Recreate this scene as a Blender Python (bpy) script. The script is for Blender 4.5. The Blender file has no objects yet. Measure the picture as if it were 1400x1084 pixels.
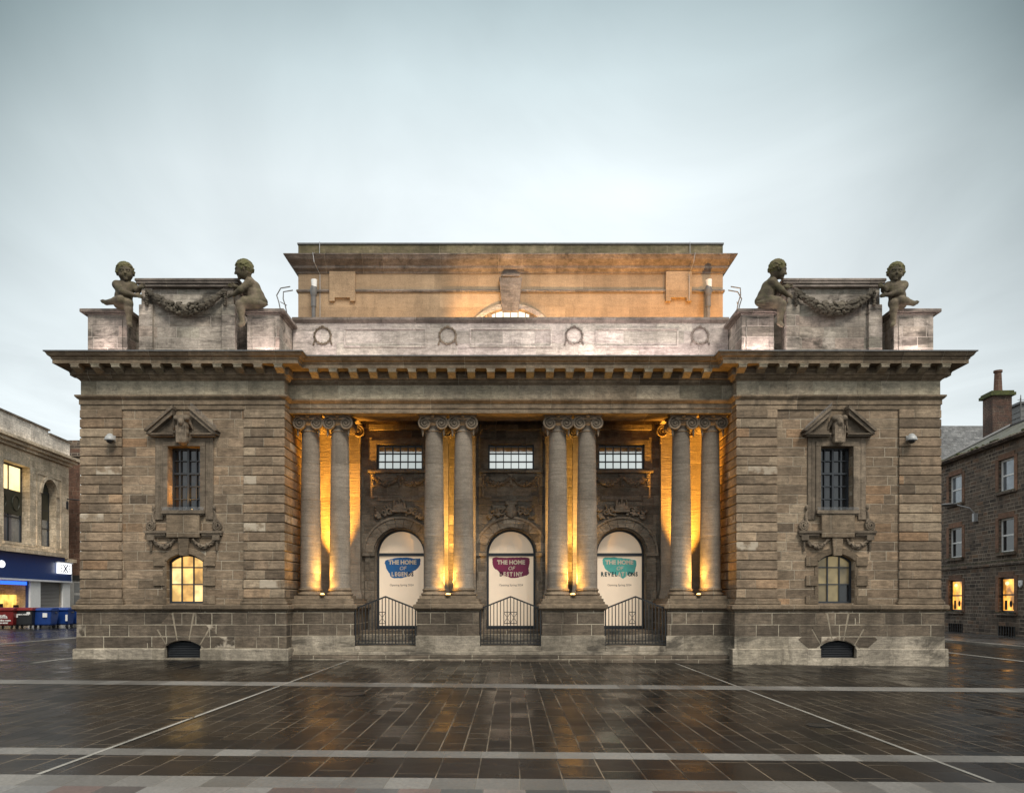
import bpy, bmesh, math, random
import numpy as np
from mathutils import Vector, Matrix, Euler

rad = math.radians
S = bpy.context.scene
COL = S.collection

# ------------------------------------------------------------------ camera, sky, sun, exposure
EYE = 1.886; DIST = 25.0; FPX = 1100.0; CX = 698.0; HY = 822.0
cam_d = bpy.data.cameras.new('camera')
cam_d.sensor_width = 36.0
cam_d.lens = 36.0 * FPX / 1400.0
cam_d.shift_x = 2.0 / 1400.0
cam_d.shift_y = 280.0 / 1400.0
cam_d.clip_end = 2000.0
cam = bpy.data.objects.new('camera', cam_d)
COL.objects.link(cam)
cam.location = (0, -DIST, EYE)
cam.rotation_euler = (rad(90), 0, 0)
S.camera = cam
S.view_settings.view_transform = 'Standard'
S.view_settings.look = 'None'
S.view_settings.exposure = 0.9
S.view_settings.gamma = 1.0

SUN_EL, SUN_AZ = rad(48), rad(156)
W = bpy.data.worlds.new('World'); S.world = W
W.use_nodes = True
wt = W.node_tree; wt.nodes.clear()


class NT:
    """small helper around a node tree"""
    def __init__(self, nt):
        self.nt = nt
    def n(self, t, ins=None, **kw):
        nd = self.nt.nodes.new(t)
        for k, v in kw.items():
            setattr(nd, k, v)
        for k, v in (ins or {}).items():
            self.set(nd.inputs[k], v)
        return nd
    def set(self, sock, v):
        if isinstance(v, bpy.types.NodeSocket):
            self.nt.links.new(v, sock)
        else:
            sock.default_value = v
    def m(self, op, a, b=None, c=None, clamp=False):
        nd = self.nt.nodes.new('ShaderNodeMath'); nd.operation = op; nd.use_clamp = clamp
        for i, v in enumerate((a, b, c)):
            if v is not None:
                self.set(nd.inputs[i], v)
        return nd.outputs[0]
    def mixc(self, f, a, b, mode='MIX'):
        nd = self.nt.nodes.new('ShaderNodeMix'); nd.data_type = 'RGBA'; nd.blend_type = mode
        self.set(nd.inputs['Factor'], f)
        for k, v in (('A', a), ('B', b)):
            s = [q for q in nd.inputs if q.name == k and q.type == 'RGBA'][0]
            self.set(s, v)
        return [q for q in nd.outputs if q.type == 'RGBA'][0]
    def ramp(self, f, stops, interp='LINEAR'):
        nd = self.nt.nodes.new('ShaderNodeValToRGB'); cr = nd.color_ramp; cr.interpolation = interp
        while len(cr.elements) > 1:
            cr.elements.remove(cr.elements[0])
        for i, (p, c) in enumerate(stops):
            if not isinstance(c, (tuple, list)):
                c = (c, c, c)
            e = cr.elements[0] if i == 0 else cr.elements.new(p)
            e.position = p; e.color = (c[0], c[1], c[2], 1)
        self.set(nd.inputs[0], f)
        return nd.outputs[0]
    def comb(self, x, y, z):
        return self.n('ShaderNodeCombineXYZ', {0: x, 1: y, 2: z}).outputs[0]
    def noise(self, vec, scale, detail=4, rough=0.55, dist=0.0):
        return self.n('ShaderNodeTexNoise', {'Vector': vec, 'Scale': scale, 'Detail': detail, 'Roughness': rough, 'Distortion': dist}).outputs[0]
    def mapr(self, v, a, b, c, d, clamp=True):
        nd = self.n('ShaderNodeMapRange', {0: v, 1: a, 2: b, 3: c, 4: d}); nd.clamp = clamp
        return nd.outputs[0]


g = NT(wt)
tc = g.n('ShaderNodeTexCoord')
sep = g.n('ShaderNodeSeparateXYZ', {0: tc.outputs['Generated']})
wx, wy, wz = sep.outputs
sky = g.n('ShaderNodeTexSky'); sky.sky_type = 'NISHITA'; sky.sun_disc = False
sky.sun_elevation = SUN_EL; sky.sun_rotation = SUN_AZ
sky_c = g.mixc(1.0, sky.outputs[0], (0.10, 0.10, 0.10, 1), 'MULTIPLY')
# overcast cloud layer: projected onto a flat layer high overhead so that the streaks converge to the horizon
zz = g.m('MAXIMUM', wz, 0.05)
cl_v = g.comb(g.m('DIVIDE', wx, zz), g.m('MULTIPLY', g.m('DIVIDE', wy, zz), 0.45), 0.0)
c1 = g.noise(cl_v, 1.0, 6, 0.55, 0.9)
c2 = g.noise(cl_v, 0.35, 2, 0.5)
cn = g.m('ADD', g.m('MULTIPLY', c1, 0.45), g.m('MULTIPLY', c2, 0.55))
cfac = g.mapr(cn, 0.34, 0.66, 0.80, 1.20)
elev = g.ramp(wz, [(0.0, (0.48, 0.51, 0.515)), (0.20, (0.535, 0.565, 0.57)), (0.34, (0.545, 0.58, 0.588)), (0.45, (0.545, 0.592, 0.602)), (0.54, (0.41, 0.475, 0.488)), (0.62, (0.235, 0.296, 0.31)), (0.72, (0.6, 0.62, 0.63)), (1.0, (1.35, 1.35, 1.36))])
azr = g.m('DIVIDE', g.m('DIVIDE', g.m('ABSOLUTE', wx), g.m('MAXIMUM', wy, 0.1)), 3.0)
azf = g.ramp(azr, [(0.05, 0.0), (0.13, 0.28), (0.215, 1.0), (0.32, 1.0), (0.55, 0.25), (0.8, 0.0)])
dim = g.m('SUBTRACT', 1.0, g.m('MULTIPLY', azf, g.mapr(wz, 0.12, 0.56, 0.13, 0.68)))
fac = g.m('MULTIPLY', cfac, dim)
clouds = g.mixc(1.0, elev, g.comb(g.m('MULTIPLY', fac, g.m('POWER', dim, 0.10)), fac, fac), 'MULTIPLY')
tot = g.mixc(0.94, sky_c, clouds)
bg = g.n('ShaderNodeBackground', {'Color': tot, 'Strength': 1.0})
wo = g.n('ShaderNodeOutputWorld'); wt.links.new(bg.outputs[0], wo.inputs[0])

sun_d = bpy.data.lights.new('sun', 'SUN'); sun_d.energy = 1.45; sun_d.angle = rad(18); sun_d.color = (1.0, 0.93, 0.82)
sun = bpy.data.objects.new('sun', sun_d); COL.objects.link(sun)
sun.rotation_euler = Euler((rad(42), 0, rad(24)), 'XYZ')

S.cycles.max_bounces = 6
S.cycles.diffuse_bounces = 3
S.cycles.glossy_bounces = 3
S.cycles.sample_clamp_indirect = 4.0
S.cycles.use_denoising = True

# ------------------------------------------------------------------ mesh helpers
GS = -0.0085                                  # the square falls slightly to the right
def gz(x): return GS * x
def PX(x, Y): return (x - CX) / FPX * (DIST + Y)
def PZ(y, Y): return EYE + (HY - y) / FPX * (DIST + Y)


class MB:
    def __init__(self): self.v = []; self.f = []
    def add(self, vs, fs):
        o = len(self.v); self.v += [tuple(p) for p in vs]; self.f += [tuple(i + o for i in q) for q in fs]; return self
    def box(self, x0, x1, y0, y1, z0, z1):
        if x0 > x1: x0, x1 = x1, x0
        return self.add([(x0, y0, z0), (x1, y0, z0), (x1, y1, z0), (x0, y1, z0), (x0, y0, z1), (x1, y0, z1), (x1, y1, z1), (x0, y1, z1)],
                        [(0, 3, 2, 1), (4, 5, 6, 7), (0, 1, 5, 4), (1, 2, 6, 5), (2, 3, 7, 6), (3, 0, 4, 7)])
    def cbox(self, x0, x1, y0, y1, z0, z1, c=0.02):
        """box whose horizontal edges are chamfered (a V-jointed block)"""
        if x0 > x1: x0, x1 = x1, x0
        vs = []
        for z, k in ((z0, c), (z0 + c, 0), (z1 - c, 0), (z1, c)):
            vs += [(x0 + k, y0 + k, z), (x1 - k, y0 + k, z), (x1 - k, y1 - k, z), (x0 + k, y1 - k, z)]
        fs = [(0, 3, 2, 1), (12, 13, 14, 15)]
        for l in range(3):
            for i in range(4):
                j = (i + 1) % 4
                fs.append((l * 4 + i, l * 4 + j, l * 4 + 4 + j, l * 4 + 4 + i))
        return self.add(vs, fs)
    def prism_y(self, pts, y0, y1):
        """polygon in (x,z), counter-clockwise seen from the front, extruded from y0 (front) to y1"""
        n = len(pts)
        a = sum(pts[i][0] * pts[(i + 1) % n][1] - pts[(i + 1) % n][0] * pts[i][1] for i in range(n))
        if a < 0: pts = pts[::-1]
        vs = [(x, y0, z) for x, z in pts] + [(x, y1, z) for x, z in pts]
        fs = [tuple(range(n)), tuple(range(2 * n - 1, n - 1, -1))]
        fs += [(i, n + i, n + (i + 1) % n, (i + 1) % n) for i in range(n)]
        return self.add(vs, fs)
    def prism_x(self, pts, x0, x1):
        """polygon in (y,z) extruded along x"""
        n = len(pts)
        a = sum(pts[i][0] * pts[(i + 1) % n][1] - pts[(i + 1) % n][0] * pts[i][1] for i in range(n))
        if a < 0: pts = pts[::-1]
        vs = [(x0, y, z) for y, z in pts] + [(x1, y, z) for y, z in pts]
        fs = [tuple(range(n - 1, -1, -1)), tuple(range(n, 2 * n))]
        fs += [(i, (i + 1) % n, n + (i + 1) % n, n + i) for i in range(n)]
        return self.add(vs, fs)
    def lathe(self, prof, cx=0, cy=0, n=32):
        vs = []; fs = []
        for r, z in prof:
            vs += [(cx + r * math.cos(2 * math.pi * i / n), cy + r * math.sin(2 * math.pi * i / n), z) for i in range(n)]
        for l in range(len(prof) - 1):
            for i in range(n):
                j = (i + 1) % n
                fs.append((l * n + i, l * n + j, (l + 1) * n + j, (l + 1) * n + i))
        fs.append(tuple(range(n - 1, -1, -1))); L = len(prof) - 1
        fs.append(tuple(L * n + i for i in range(n)))
        return self.add(vs, fs)
    def tube(self, pts, r, n=8, cap=True):
        pts = [Vector(p) for p in pts]; N = len(pts)
        rs = r if isinstance(r, (list, tuple)) else [r] * N
        vs = []; fs = []; up = None
        for i, p in enumerate(pts):
            d = (pts[min(i + 1, N - 1)] - pts[max(i - 1, 0)]).normalized()
            if up is None:
                up = Vector((0, 0, 1)) if abs(d.z) < 0.9 else Vector((1, 0, 0))
            a = d.cross(up).normalized(); b = a.cross(d).normalized(); up = b
            for k in range(n):
                t = 2 * math.pi * k / n
                vs.append(p + (a * math.cos(t) + b * math.sin(t)) * rs[i])
        for i in range(N - 1):
            for k in range(n):
                j = (k + 1) % n
                fs.append((i * n + k, i * n + j, (i + 1) * n + j, (i + 1) * n + k))
        if cap:
            fs.append(tuple(range(n - 1, -1, -1))); fs.append(tuple((N - 1) * n + k for k in range(n)))
        return self.add(vs, fs)
    def sweep(self, prof, path):
        """closed profile [(out, z)] swept along a plan path [(x,y)] with mitred corners; out is to the right of travel"""
        N = len(path); n = len(prof); vs = []; fs = []
        for i in range(N):
            p = Vector(path[i])
            nrm = []
            for a, b in ((i - 1, i), (i, i + 1)):
                if a >= 0 and b < N:
                    d = (Vector(path[b]) - Vector(path[a])).normalized()
                    nrm.append(Vector((d.y, -d.x)))
            if len(nrm) == 2:
                mv = (nrm[0] + nrm[1]); mv = mv / (1 + nrm[0].dot(nrm[1]))
            else:
                mv = nrm[0]
            for o, z in prof:
                vs.append((p.x + mv.x * o, p.y + mv.y * o, z))
        for i in range(N - 1):
            for k in range(n):
                j = (k + 1) % n
                fs.append((i * n + k, (i + 1) * n + k, (i + 1) * n + j, i * n + j))
        fs.append(tuple(range(n))); fs.append(tuple((N - 1) * n + k for k in range(n - 1, -1, -1)))
        return self.add(vs, fs)
    def ball(self, c, r, nu=10, nv=7):
        if not isinstance(r, (tuple, list)): r = (r, r, r)
        vs = [(c[0], c[1], c[2] - r[2])]; fs = []
        for j in range(1, nv):
            ph = -math.pi / 2 + math.pi * j / nv
            for i in range(nu):
                th = 2 * math.pi * i / nu
                vs.append((c[0] + r[0] * math.cos(ph) * math.cos(th), c[1] + r[1] * math.cos(ph) * math.sin(th), c[2] + r[2] * math.sin(ph)))
        vs.append((c[0], c[1], c[2] + r[2])); t = len(vs) - 1
        for i in range(nu):
            j = (i + 1) % nu
            fs.append((0, 1 + j, 1 + i)); fs.append((t, t - nu + i, t - nu + j))
            for l in range(nv - 2):
                fs.append((1 + l * nu + i, 1 + l * nu + j, 1 + (l + 1) * nu + j, 1 + (l + 1) * nu + i))
        return self.add(vs, fs)
    def grow(self, s=1.0, off=(0, 0, 0)):
        self.v = [(x * s + off[0], y * s + off[1], z * s + off[2]) for x, y, z in self.v]; return self
    def mesh(self, name='mesh'):
        me = bpy.data.meshes.new(name); me.from_pydata(self.v, [], self.f)
        bm = bmesh.new(); bm.from_mesh(me)
        bmesh.ops.recalc_face_normals(bm, faces=bm.faces)
        bm.to_mesh(me); bm.free(); me.update(); return me


def eval_mesh(o):
    dg = bpy.context.evaluated_depsgraph_get()
    return bpy.data.meshes.new_from_object(o.evaluated_get(dg))


def cut(mb, *cutters):
    """solid minus cutters, as a mesh"""
    a = bpy.data.objects.new('tmp', mb.mesh()); COL.objects.link(a); tmp = [a]
    for c in cutters:
        b = bpy.data.objects.new('tmpc', c.mesh()); COL.objects.link(b); tmp.append(b)
        md = a.modifiers.new('b', 'BOOLEAN'); md.operation = 'DIFFERENCE'; md.solver = 'EXACT'; md.object = b
    me = eval_mesh(a)
    for t in tmp: bpy.data.objects.remove(t, do_unlink=True)
    return me


def obj(name, shape, material, parent=None, smooth=None, label=None, bevel=0):
    me = shape.mesh(name) if isinstance(shape, MB) else shape
    if bevel:
        bm = bmesh.new(); bm.from_mesh(me)
        es = [e for e in bm.edges if len(e.link_faces) == 2 and e.calc_face_angle(0) > rad(30)]
        bmesh.ops.bevel(bm, geom=es, offset=bevel, segments=1, affect='EDGES', clamp_overlap=True)
        bm.to_mesh(me); bm.free()
    me.name = name
    if material is not None and not me.materials:
        me.materials.append(material)
    elif material is not None and me.materials[0] is None:
        me.materials[0] = material
    if smooth is not None:
        for p in me.polygons: p.use_smooth = True
        me.set_sharp_from_angle(angle=rad(smooth))
    o = bpy.data.objects.new(name, me); COL.objects.link(o)
    if parent is not None: o.parent = parent
    if label: o['label'] = label
    return o


def copyobj(o, parent=None, loc=None, rz=None, scale=None):
    c = o.copy(); COL.objects.link(c); c.parent = parent if parent is not None else o.parent
    if loc is not None: c.location = loc
    if rz is not None: c.rotation_euler = (0, 0, rz)
    if scale is not None: c.scale = scale
    return c


def copytree(o, parent=None, loc=None, rz=None):
    kids = [k for k in S.objects if k.parent == o]
    c = copyobj(o, parent, loc, rz)
    for k in kids: copytree(k, c)
    return c


def tag(o, label, cat, group=None):
    o['label'] = label; o['category'] = cat
    if group: o['group'] = group
    return o


def thing(name, label, cat, loc=(0, 0, 0), rz=0, group=None):
    o = bpy.data.objects.new(name, None); COL.objects.link(o)
    o.location = loc; o.rotation_euler = (0, 0, rz); o.empty_display_size = 0.2
    return tag(o, label, cat, group)


def struct(name, shape, material, **k):
    o = obj(name, shape, material, **k); o['kind'] = 'structure'; return o


# --- implicit sculpting: smooth unions of capsules and ellipsoids, meshed with surface nets
class Clay:
    def __init__(self, lo, hi, h):
        self.lo = np.array(lo, float); self.h = h
        self.n = np.ceil((np.array(hi, float) - self.lo) / h).astype(int) + 1
        self.F = np.full(self.n, 1e3)
    def _grid(self, lo, hi, pad):
        a = np.clip(np.floor((np.array(lo) - pad - self.lo) / self.h).astype(int), 0, self.n)
        b = np.clip(np.ceil((np.array(hi) + pad - self.lo) / self.h).astype(int) + 1, 0, self.n)
        if (b <= a).any(): return None
        ax = [self.lo[i] + self.h * np.arange(a[i], b[i]) for i in range(3)]
        X, Y, Z = np.meshgrid(*ax, indexing='ij')
        return (slice(a[0], b[0]), slice(a[1], b[1]), slice(a[2], b[2])), np.stack([X, Y, Z], -1)
    def _put(self, sl, d, k, sub):
        f = self.F[sl]
        if sub:
            d = -d; hh = np.clip(k - np.abs(f - d), 0, None) / max(k, 1e-6)
            self.F[sl] = np.maximum(f, d) + hh * hh * k / 4
        else:
            hh = np.clip(k - np.abs(f - d), 0, None) / max(k, 1e-6)
            self.F[sl] = np.minimum(f, d) - hh * hh * k / 4
    def cap(self, a, b, ra, rb, k=0.05, sub=False):
        a = np.array(a, float); b = np.array(b, float); R = max(ra, rb)
        gq = self._grid(np.minimum(a, b) - R, np.maximum(a, b) + R, k + 2 * self.h)
        if gq is None: return self
        sl, P = gq; ab = b - a; L = max((ab * ab).sum(), 1e-9)
        t = np.clip(((P - a) @ ab) / L, 0, 1)
        d = np.linalg.norm(P - (a + t[..., None] * ab), axis=-1) - (ra + (rb - ra) * t)
        self._put(sl, d, k, sub); return self
    def ell(self, c, r, k=0.05, rot=None, sub=False):
        c = np.array(c, float); r = np.array(r, float) * np.ones(3); R = r.max()
        gq = self._grid(c - R, c + R, k + 2 * self.h)
        if gq is None: return self
        sl, P = gq; Q = P - c
        if rot is not None: Q = Q @ np.array(rot)
        k0 = np.linalg.norm(Q / r, axis=-1); k1 = np.linalg.norm(Q / (r * r), axis=-1)
        d = k0 * (k0 - 1) / np.maximum(k1, 1e-9)
        self._put(sl, d, k, sub); return self
    def mesh(self, name='clay', mirror=False):
        F = self.F; s = F < 0; nx, ny, nz = F.shape
        acc = np.zeros((nx - 1, ny - 1, nz - 1, 3)); cnt = np.zeros((nx - 1, ny - 1, nz - 1))
        I = np.stack(np.meshgrid(*[np.arange(q - 1) for q in F.shape], indexing='ij'), -1).astype(float)
        cor = [(i, j, k) for i in (0, 1) for j in (0, 1) for k in (0, 1)]
        def V(A, c): return A[c[0]:c[0] + nx - 1, c[1]:c[1] + ny - 1, c[2]:c[2] + nz - 1]
        for p in cor:
            for ax in range(3):
                if p[ax] == 0:
                    q = list(p); q[ax] = 1
                    fa, fb = V(F, p), V(F, q); m = (fa < 0) != (fb < 0)
                    t = np.where(m, fa / np.where(m, fa - fb, 1), 0)
                    pos = np.array(p, float) * np.ones(acc.shape); pos[..., ax] += t
                    acc += pos * m[..., None]; cnt += m
        act = cnt > 0; idx = np.full(act.shape, -1); idx[act] = np.arange(act.sum())
        vs = (acc[act] / cnt[act][:, None] + I[act]) * self.h + self.lo
        quads = []
        for ax in range(3):
            b, c = (ax + 1) % 3, (ax + 2) % 3
            sl0 = [slice(None)] * 3; sl1 = [slice(None)] * 3
            sl0[ax] = slice(0, -1); sl1[ax] = slice(1, None)
            m = s[tuple(sl0)] != s[tuple(sl1)]
            m = m.copy()
            e = [slice(None)] * 3; e[b] = [0, -1]; m[tuple(e)] = False
            e = [slice(None)] * 3; e[c] = [0, -1]; m[tuple(e)] = False
            ii = np.argwhere(m)
            if len(ii) == 0: continue
            flip = s[tuple(ii.T)]
            def at(db, dc):
                w = ii.copy(); w[:, b] += db; w[:, c] += dc; return idx[tuple(w.T)]
            qd = np.stack([at(-1, -1), at(0, -1), at(0, 0), at(-1, 0)], -1)
            qd[~flip] = qd[~flip][:, ::-1]; quads.append(qd)
        qd = np.concatenate(quads); qd = qd[(qd >= 0).all(1)]
        if mirror:
            vs = vs * np.array([-1, 1, 1]); qd = qd[:, ::-1]
        me = bpy.data.meshes.new(name); me.from_pydata(vs.tolist(), [], qd.tolist()); me.update()
        for p in me.polygons: p.use_smooth = True
        return me


# ------------------------------------------------------------------ materials
def newmat(name):
    m = bpy.data.materials.new(name); m.use_nodes = True; m.node_tree.nodes.clear()
    q = NT(m.node_tree); b = q.n('ShaderNodeBsdfPrincipled'); o = q.n('ShaderNodeOutputMaterial')
    m.node_tree.links.new(b.outputs[0], o.inputs[0])
    return m, q, b


def plain(name, col, rough=0.5, metal=0.0, var=0.15, scale=6.0, bump=0.0, spec=0.5):
    m, q, b = newmat(name)
    t = q.n('ShaderNodeTexCoord').outputs['Object']
    n1 = q.noise(t, scale, 5, 0.6)
    f = q.mapr(n1, 0.3, 0.7, 1 - var, 1 + var)
    c = q.mixc(1.0, (*col, 1), q.comb(f, f, f), 'MULTIPLY')
    q.set(b.inputs['Base Color'], c); q.set(b.inputs['Roughness'], q.mapr(n1, 0.3, 0.7, max(rough - 0.08, 0.02), min(rough + 0.08, 1)))
    b.inputs['Metallic'].default_value = metal; b.inputs['Specular IOR Level'].default_value = spec
    if bump:
        bp = q.n('ShaderNodeBump', {'Height': q.noise(t, scale * 6, 4), 'Strength': bump, 'Distance': 0.02}); q.set(b.inputs['Normal'], bp.outputs[0])
    return m


def emit(name, col, strength, var=0.0, scale=3.0, base=(0.02, 0.02, 0.02)):
    m, q, b = newmat(name)
    b.inputs['Base Color'].default_value = (*base, 1)
    c = (*col, 1)
    if var:
        n1 = q.noise(q.n('ShaderNodeTexCoord').outputs['Object'], scale, 2)
        f = q.mapr(n1, 0.35, 0.65, 1 - var, 1 + var); c = q.mixc(1.0, c, q.comb(f, f, f), 'MULTIPLY')
    q.set(b.inputs['Emission Color'], c); b.inputs['Emission Strength'].default_value = strength
    b.inputs['Roughness'].default_value = 0.15
    return m


def stone(name, pal, h=0.293, w=1.25, z0=1.98, mortar=(0.42, 0.36, 0.27), mort=0.7, mw=0.013, split=0.5, bed=0.25, stain=0.45, wear=0.0,
          moss=0.0, pale=0.0, bump=0.75, var=1.0, seed=0.0, flat=False, rough=0.86, lean=0.5, mot=1.0):
    """coursed sandstone: every block has its own tone, bedding streaks, pale joints here and there, grime"""
    m, q, b = newmat(name)
    t = q.n('ShaderNodeTexCoord').outputs['Object']
    s = q.n('ShaderNodeSeparateXYZ', {0: t}); x, y, z = s.outputs
    orr = q.n('ShaderNodeObjectInfo').outputs['Random']
    if flat:
        u, vz = y, x
    else:
        nv = q.n('ShaderNodeSeparateXYZ', {0: q.n('ShaderNodeTexCoord').outputs['Normal']})
        sel = q.m('GREATER_THAN', q.m('ABSOLUTE', nv.outputs[0]), 0.75)
        u = q.m('ADD', q.m('MULTIPLY', x, q.m('SUBTRACT', 1.0, sel)), q.m('MULTIPLY', y, sel)); vz = z
    v = q.m('DIVIDE', q.m('SUBTRACT', vz, z0), h)
    row = q.m('FLOOR', v); fv = q.m('FRACT', v)
    def wn(a, bb, c):
        nd = q.n('ShaderNodeTexWhiteNoise', {'Vector': q.comb(a, bb, c)}); nd.noise_dimensions = '3D'; return nd
    rr = wn(row, seed + 3.3, 0.5).outputs[0]
    u2 = q.m('ADD', q.m('ADD', q.m('DIVIDE', u, w), q.m('MULTIPLY', rr, 7.31)), q.m('MULTIPLY', orr, 5.0))
    col = q.m('FLOOR', u2); fu = q.m('FRACT', u2)
    w1 = wn(col, row, seed + 1.5)
    r1 = w1.outputs[0]; rc = q.n('ShaderNodeSeparateXYZ', {0: w1.outputs[1]})
    sp = q.mapr(rc.outputs[0], 0, 1, 0.28, 0.72)
    dos = q.m('GREATER_THAN', rc.outputs[1], 1 - split)
    side = q.m('MULTIPLY', q.m('GREATER_THAN', fu, sp), dos)
    bid = wn(q.m('ADD', col, q.m('MULTIPLY', side, 0.5)), row, seed + 7.7)
    bv = bid.outputs[0]; bs = q.n('ShaderNodeSeparateXYZ', {0: bid.outputs[1]})
    ds = q.m('ADD', q.m('ABSOLUTE', q.m('SUBTRACT', fu, sp)), q.m('MULTIPLY', q.m('SUBTRACT', 1.0, dos), 9.0))
    du = q.m('MULTIPLY', q.m('MINIMUM', q.m('MINIMUM', fu, q.m('SUBTRACT', 1.0, fu)), ds), w)
    dv = q.m('MULTIPLY', q.m('MINIMUM', fv, q.m('SUBTRACT', 1.0, fv)), h)
    d = q.m('MINIMUM', du, dv)
    wob = q.m('MULTIPLY', q.m('SUBTRACT', q.noise(t, 14, 3), 0.5), mw * 1.2)
    joint = q.mapr(q.m('ADD', d, wob), mw * 0.45, mw, 1.0, 0.0)
    if lean != 0.5:
        bv = q.m('POWER', bv, lean / 0.5 if lean > 0 else 1.0)
    k = len(pal)
    if var < 1:
        bv = q.mapr(bv, 0, 1, 0.5 - var / 2, 0.5 + var / 2)
    c = q.ramp(bv, [(i / (k - 1), p) for i, p in enumerate(pal)])
    # bedding streaks inside each block, offset per block
    bvec = q.comb(q.m('ADD', q.m('MULTIPLY', x, 1.1), q.m('MULTIPLY', bs.outputs[0], 30)), q.m('MULTIPLY', y, 1.1), q.m('ADD', q.m('MULTIPLY', z, 11 if not flat else 2), q.m('MULTIPLY', q.m('SUBTRACT', x, q.m('MULTIPLY', x, 0.0)), q.m('MULTIPLY', q.m('SUBTRACT', bs.outputs[1], 0.5), 2.0))))
    bn = q.noise(bvec, 1.6, 5, 0.6, 0.5)
    f = q.mapr(bn, 0.25, 0.75, 1 - bed, 1 + bed * 0.9)
    c = q.mixc(1.0, c, q.comb(f, f, f), 'MULTIPLY')
    # broad grime and rain streaks
    big = q.noise(t, 0.45, 4, 0.6, 0.3)
    f2 = q.mapr(big, 0.35, 0.7, 1 - stain * 0.75, 1.0 + stain * 0.35)
    stv = q.comb(q.m('MULTIPLY', x, 1.5), q.m('MULTIPLY', y, 1.5), q.m('MULTIPLY', z, 0.3))
    f3 = q.mapr(q.noise(stv, 1.0, 5, 0.65), 0.38, 0.62, 1 - stain * 0.55, 1.08)
    ff = q.m('MULTIPLY', f2, f3)
    c = q.mixc(1.0, c, q.comb(ff, ff, ff), 'MULTIPLY')
    lb = q.m('MULTIPLY', q.mapr(bs.outputs[1], 0, 1, 0.80, 1.18), q.mapr(q.noise(q.comb(q.m('ADD', x, q.m('MULTIPLY', bs.outputs[2], 9.0)), y, q.m('MULTIPLY', z, 1.8)), 4.5, 5, 0.68, 0.4), 0.32, 0.68, 1 - 0.32 * mot, 1 + 0.30 * mot))
    c = q.mixc(1.0, c, q.comb(lb, lb, lb), 'MULTIPLY')
    rv = q.comb(q.m('MULTIPLY', x, 2.6), q.m('MULTIPLY', y, 2.6), q.m('MULTIPLY', z, 0.55))
    run = q.m('MULTIPLY', q.mapr(q.noise(rv, 1.0, 6, 0.72, 0.4), 0.54, 0.66, 0, 1), q.mapr(q.noise(t, 0.33, 3), 0.45, 0.6, 0, min(stain * 1.3, 0.7)))
    c = q.mixc(run, c, (0.055, 0.045, 0.034, 1))
    fine = q.noise(t, 22, 5, 0.7)
    pit = q.mapr(q.noise(t, 55, 2, 0.5), 0.60, 0.70, 0, 0.45)
    c = q.mixc(pit, c, (0.05, 0.04, 0.03, 1))
    f4 = q.mapr(fine, 0.3, 0.7, 0.78, 1.18); c = q.mixc(1.0, c, q.comb(f4, f4, f4), 'MULTIPLY')
    if pale:
        pm = q.mapr(bs.outputs[2], 1 - pale, 1 - pale + 0.01, 0, 0.8)
        pm = q.m('MULTIPLY', pm, q.mapr(q.noise(t, 3.5, 4), 0.42, 0.55, 0, 1))
        c = q.mixc(pm, c, (0.46, 0.39, 0.30, 1))
    if wear:
        wm = q.mapr(q.noise(q.comb(q.m('MULTIPLY', x, 0.5), y, q.m('MULTIPLY', z, 1.4)), 1.3, 6, 0.7, 0.6), 0.52, 0.64, 0, wear)
        c = q.mixc(wm, c, (0.045, 0.038, 0.030, 1))
    jm = q.m('MULTIPLY', joint, q.mapr(q.noise(t, 0.8, 3), 0.40, 0.60, mort * 0.2, mort))
    c = q.mixc(jm, c, (*mortar, 1))
    if moss:
        nz = q.n('ShaderNodeSeparateXYZ', {0: q.n('ShaderNodeNewGeometry').outputs['Normal']}).outputs[2]
        mm = q.m('MULTIPLY', q.mapr(q.noise(t, 3.2, 6, 0.7), 0.42, 0.6, 0, 1), moss)
        c = q.mixc(mm, c, (0.085, 0.085, 0.028, 1))
    q.set(b.inputs['Base Color'], c)
    q.set(b.inputs['Roughness'], q.mapr(fine, 0.2, 0.8, rough - 0.1, min(rough + 0.1, 1)))
    b.inputs['Specular IOR Level'].default_value = 0.3
    hgt = q.m('ADD', q.m('MULTIPLY', joint, -0.6), q.m('ADD', q.m('MULTIPLY', fine, 0.35), q.m('MULTIPLY', bn, 0.5)))
    bp = q.n('ShaderNodeBump', {'Height': hgt, 'Strength': bump, 'Distance': 0.035})
    q.set(b.inputs['Normal'], bp.outputs[0])
    return m


BROWN = [(0.15, 0.110, 0.075), (0.222, 0.163, 0.109), (0.255, 0.187, 0.125), (0.245, 0.174, 0.114), (0.275, 0.205, 0.138), (0.33, 0.254, 0.174), (0.29, 0.178, 0.100)]
GREYB = [(0.26, 0.22, 0.155), (0.32, 0.272, 0.195), (0.37, 0.318, 0.235), (0.35, 0.27, 0.185)]
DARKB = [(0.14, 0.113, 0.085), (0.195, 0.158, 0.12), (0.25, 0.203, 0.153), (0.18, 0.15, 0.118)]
PALE = [(0.37, 0.32, 0.27), (0.43, 0.37, 0.31), (0.50, 0.43, 0.365), (0.38, 0.34, 0.275), (0.46, 0.36, 0.30)]
M = {}
M['wall'] = stone('coursed sandstone', BROWN, pale=0.025, stain=0.35, mort=0.75, mortar=(0.46, 0.395, 0.30), bed=0.36, mw=0.015)
M['rust'] = stone('rusticated sandstone', BROWN, pale=0.045, stain=0.3, mort=0.55, mortar=(0.42, 0.36, 0.27), w=1.5, seed=4, bed=0.34)
M['trim'] = stone('moulded sandstone', [(0.18, 0.133, 0.088), (0.225, 0.168, 0.112), (0.26, 0.193, 0.129)], h=5.0, w=1.9, z0=-1.0, split=0.3, stain=0.4, mort=0.5)
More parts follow.
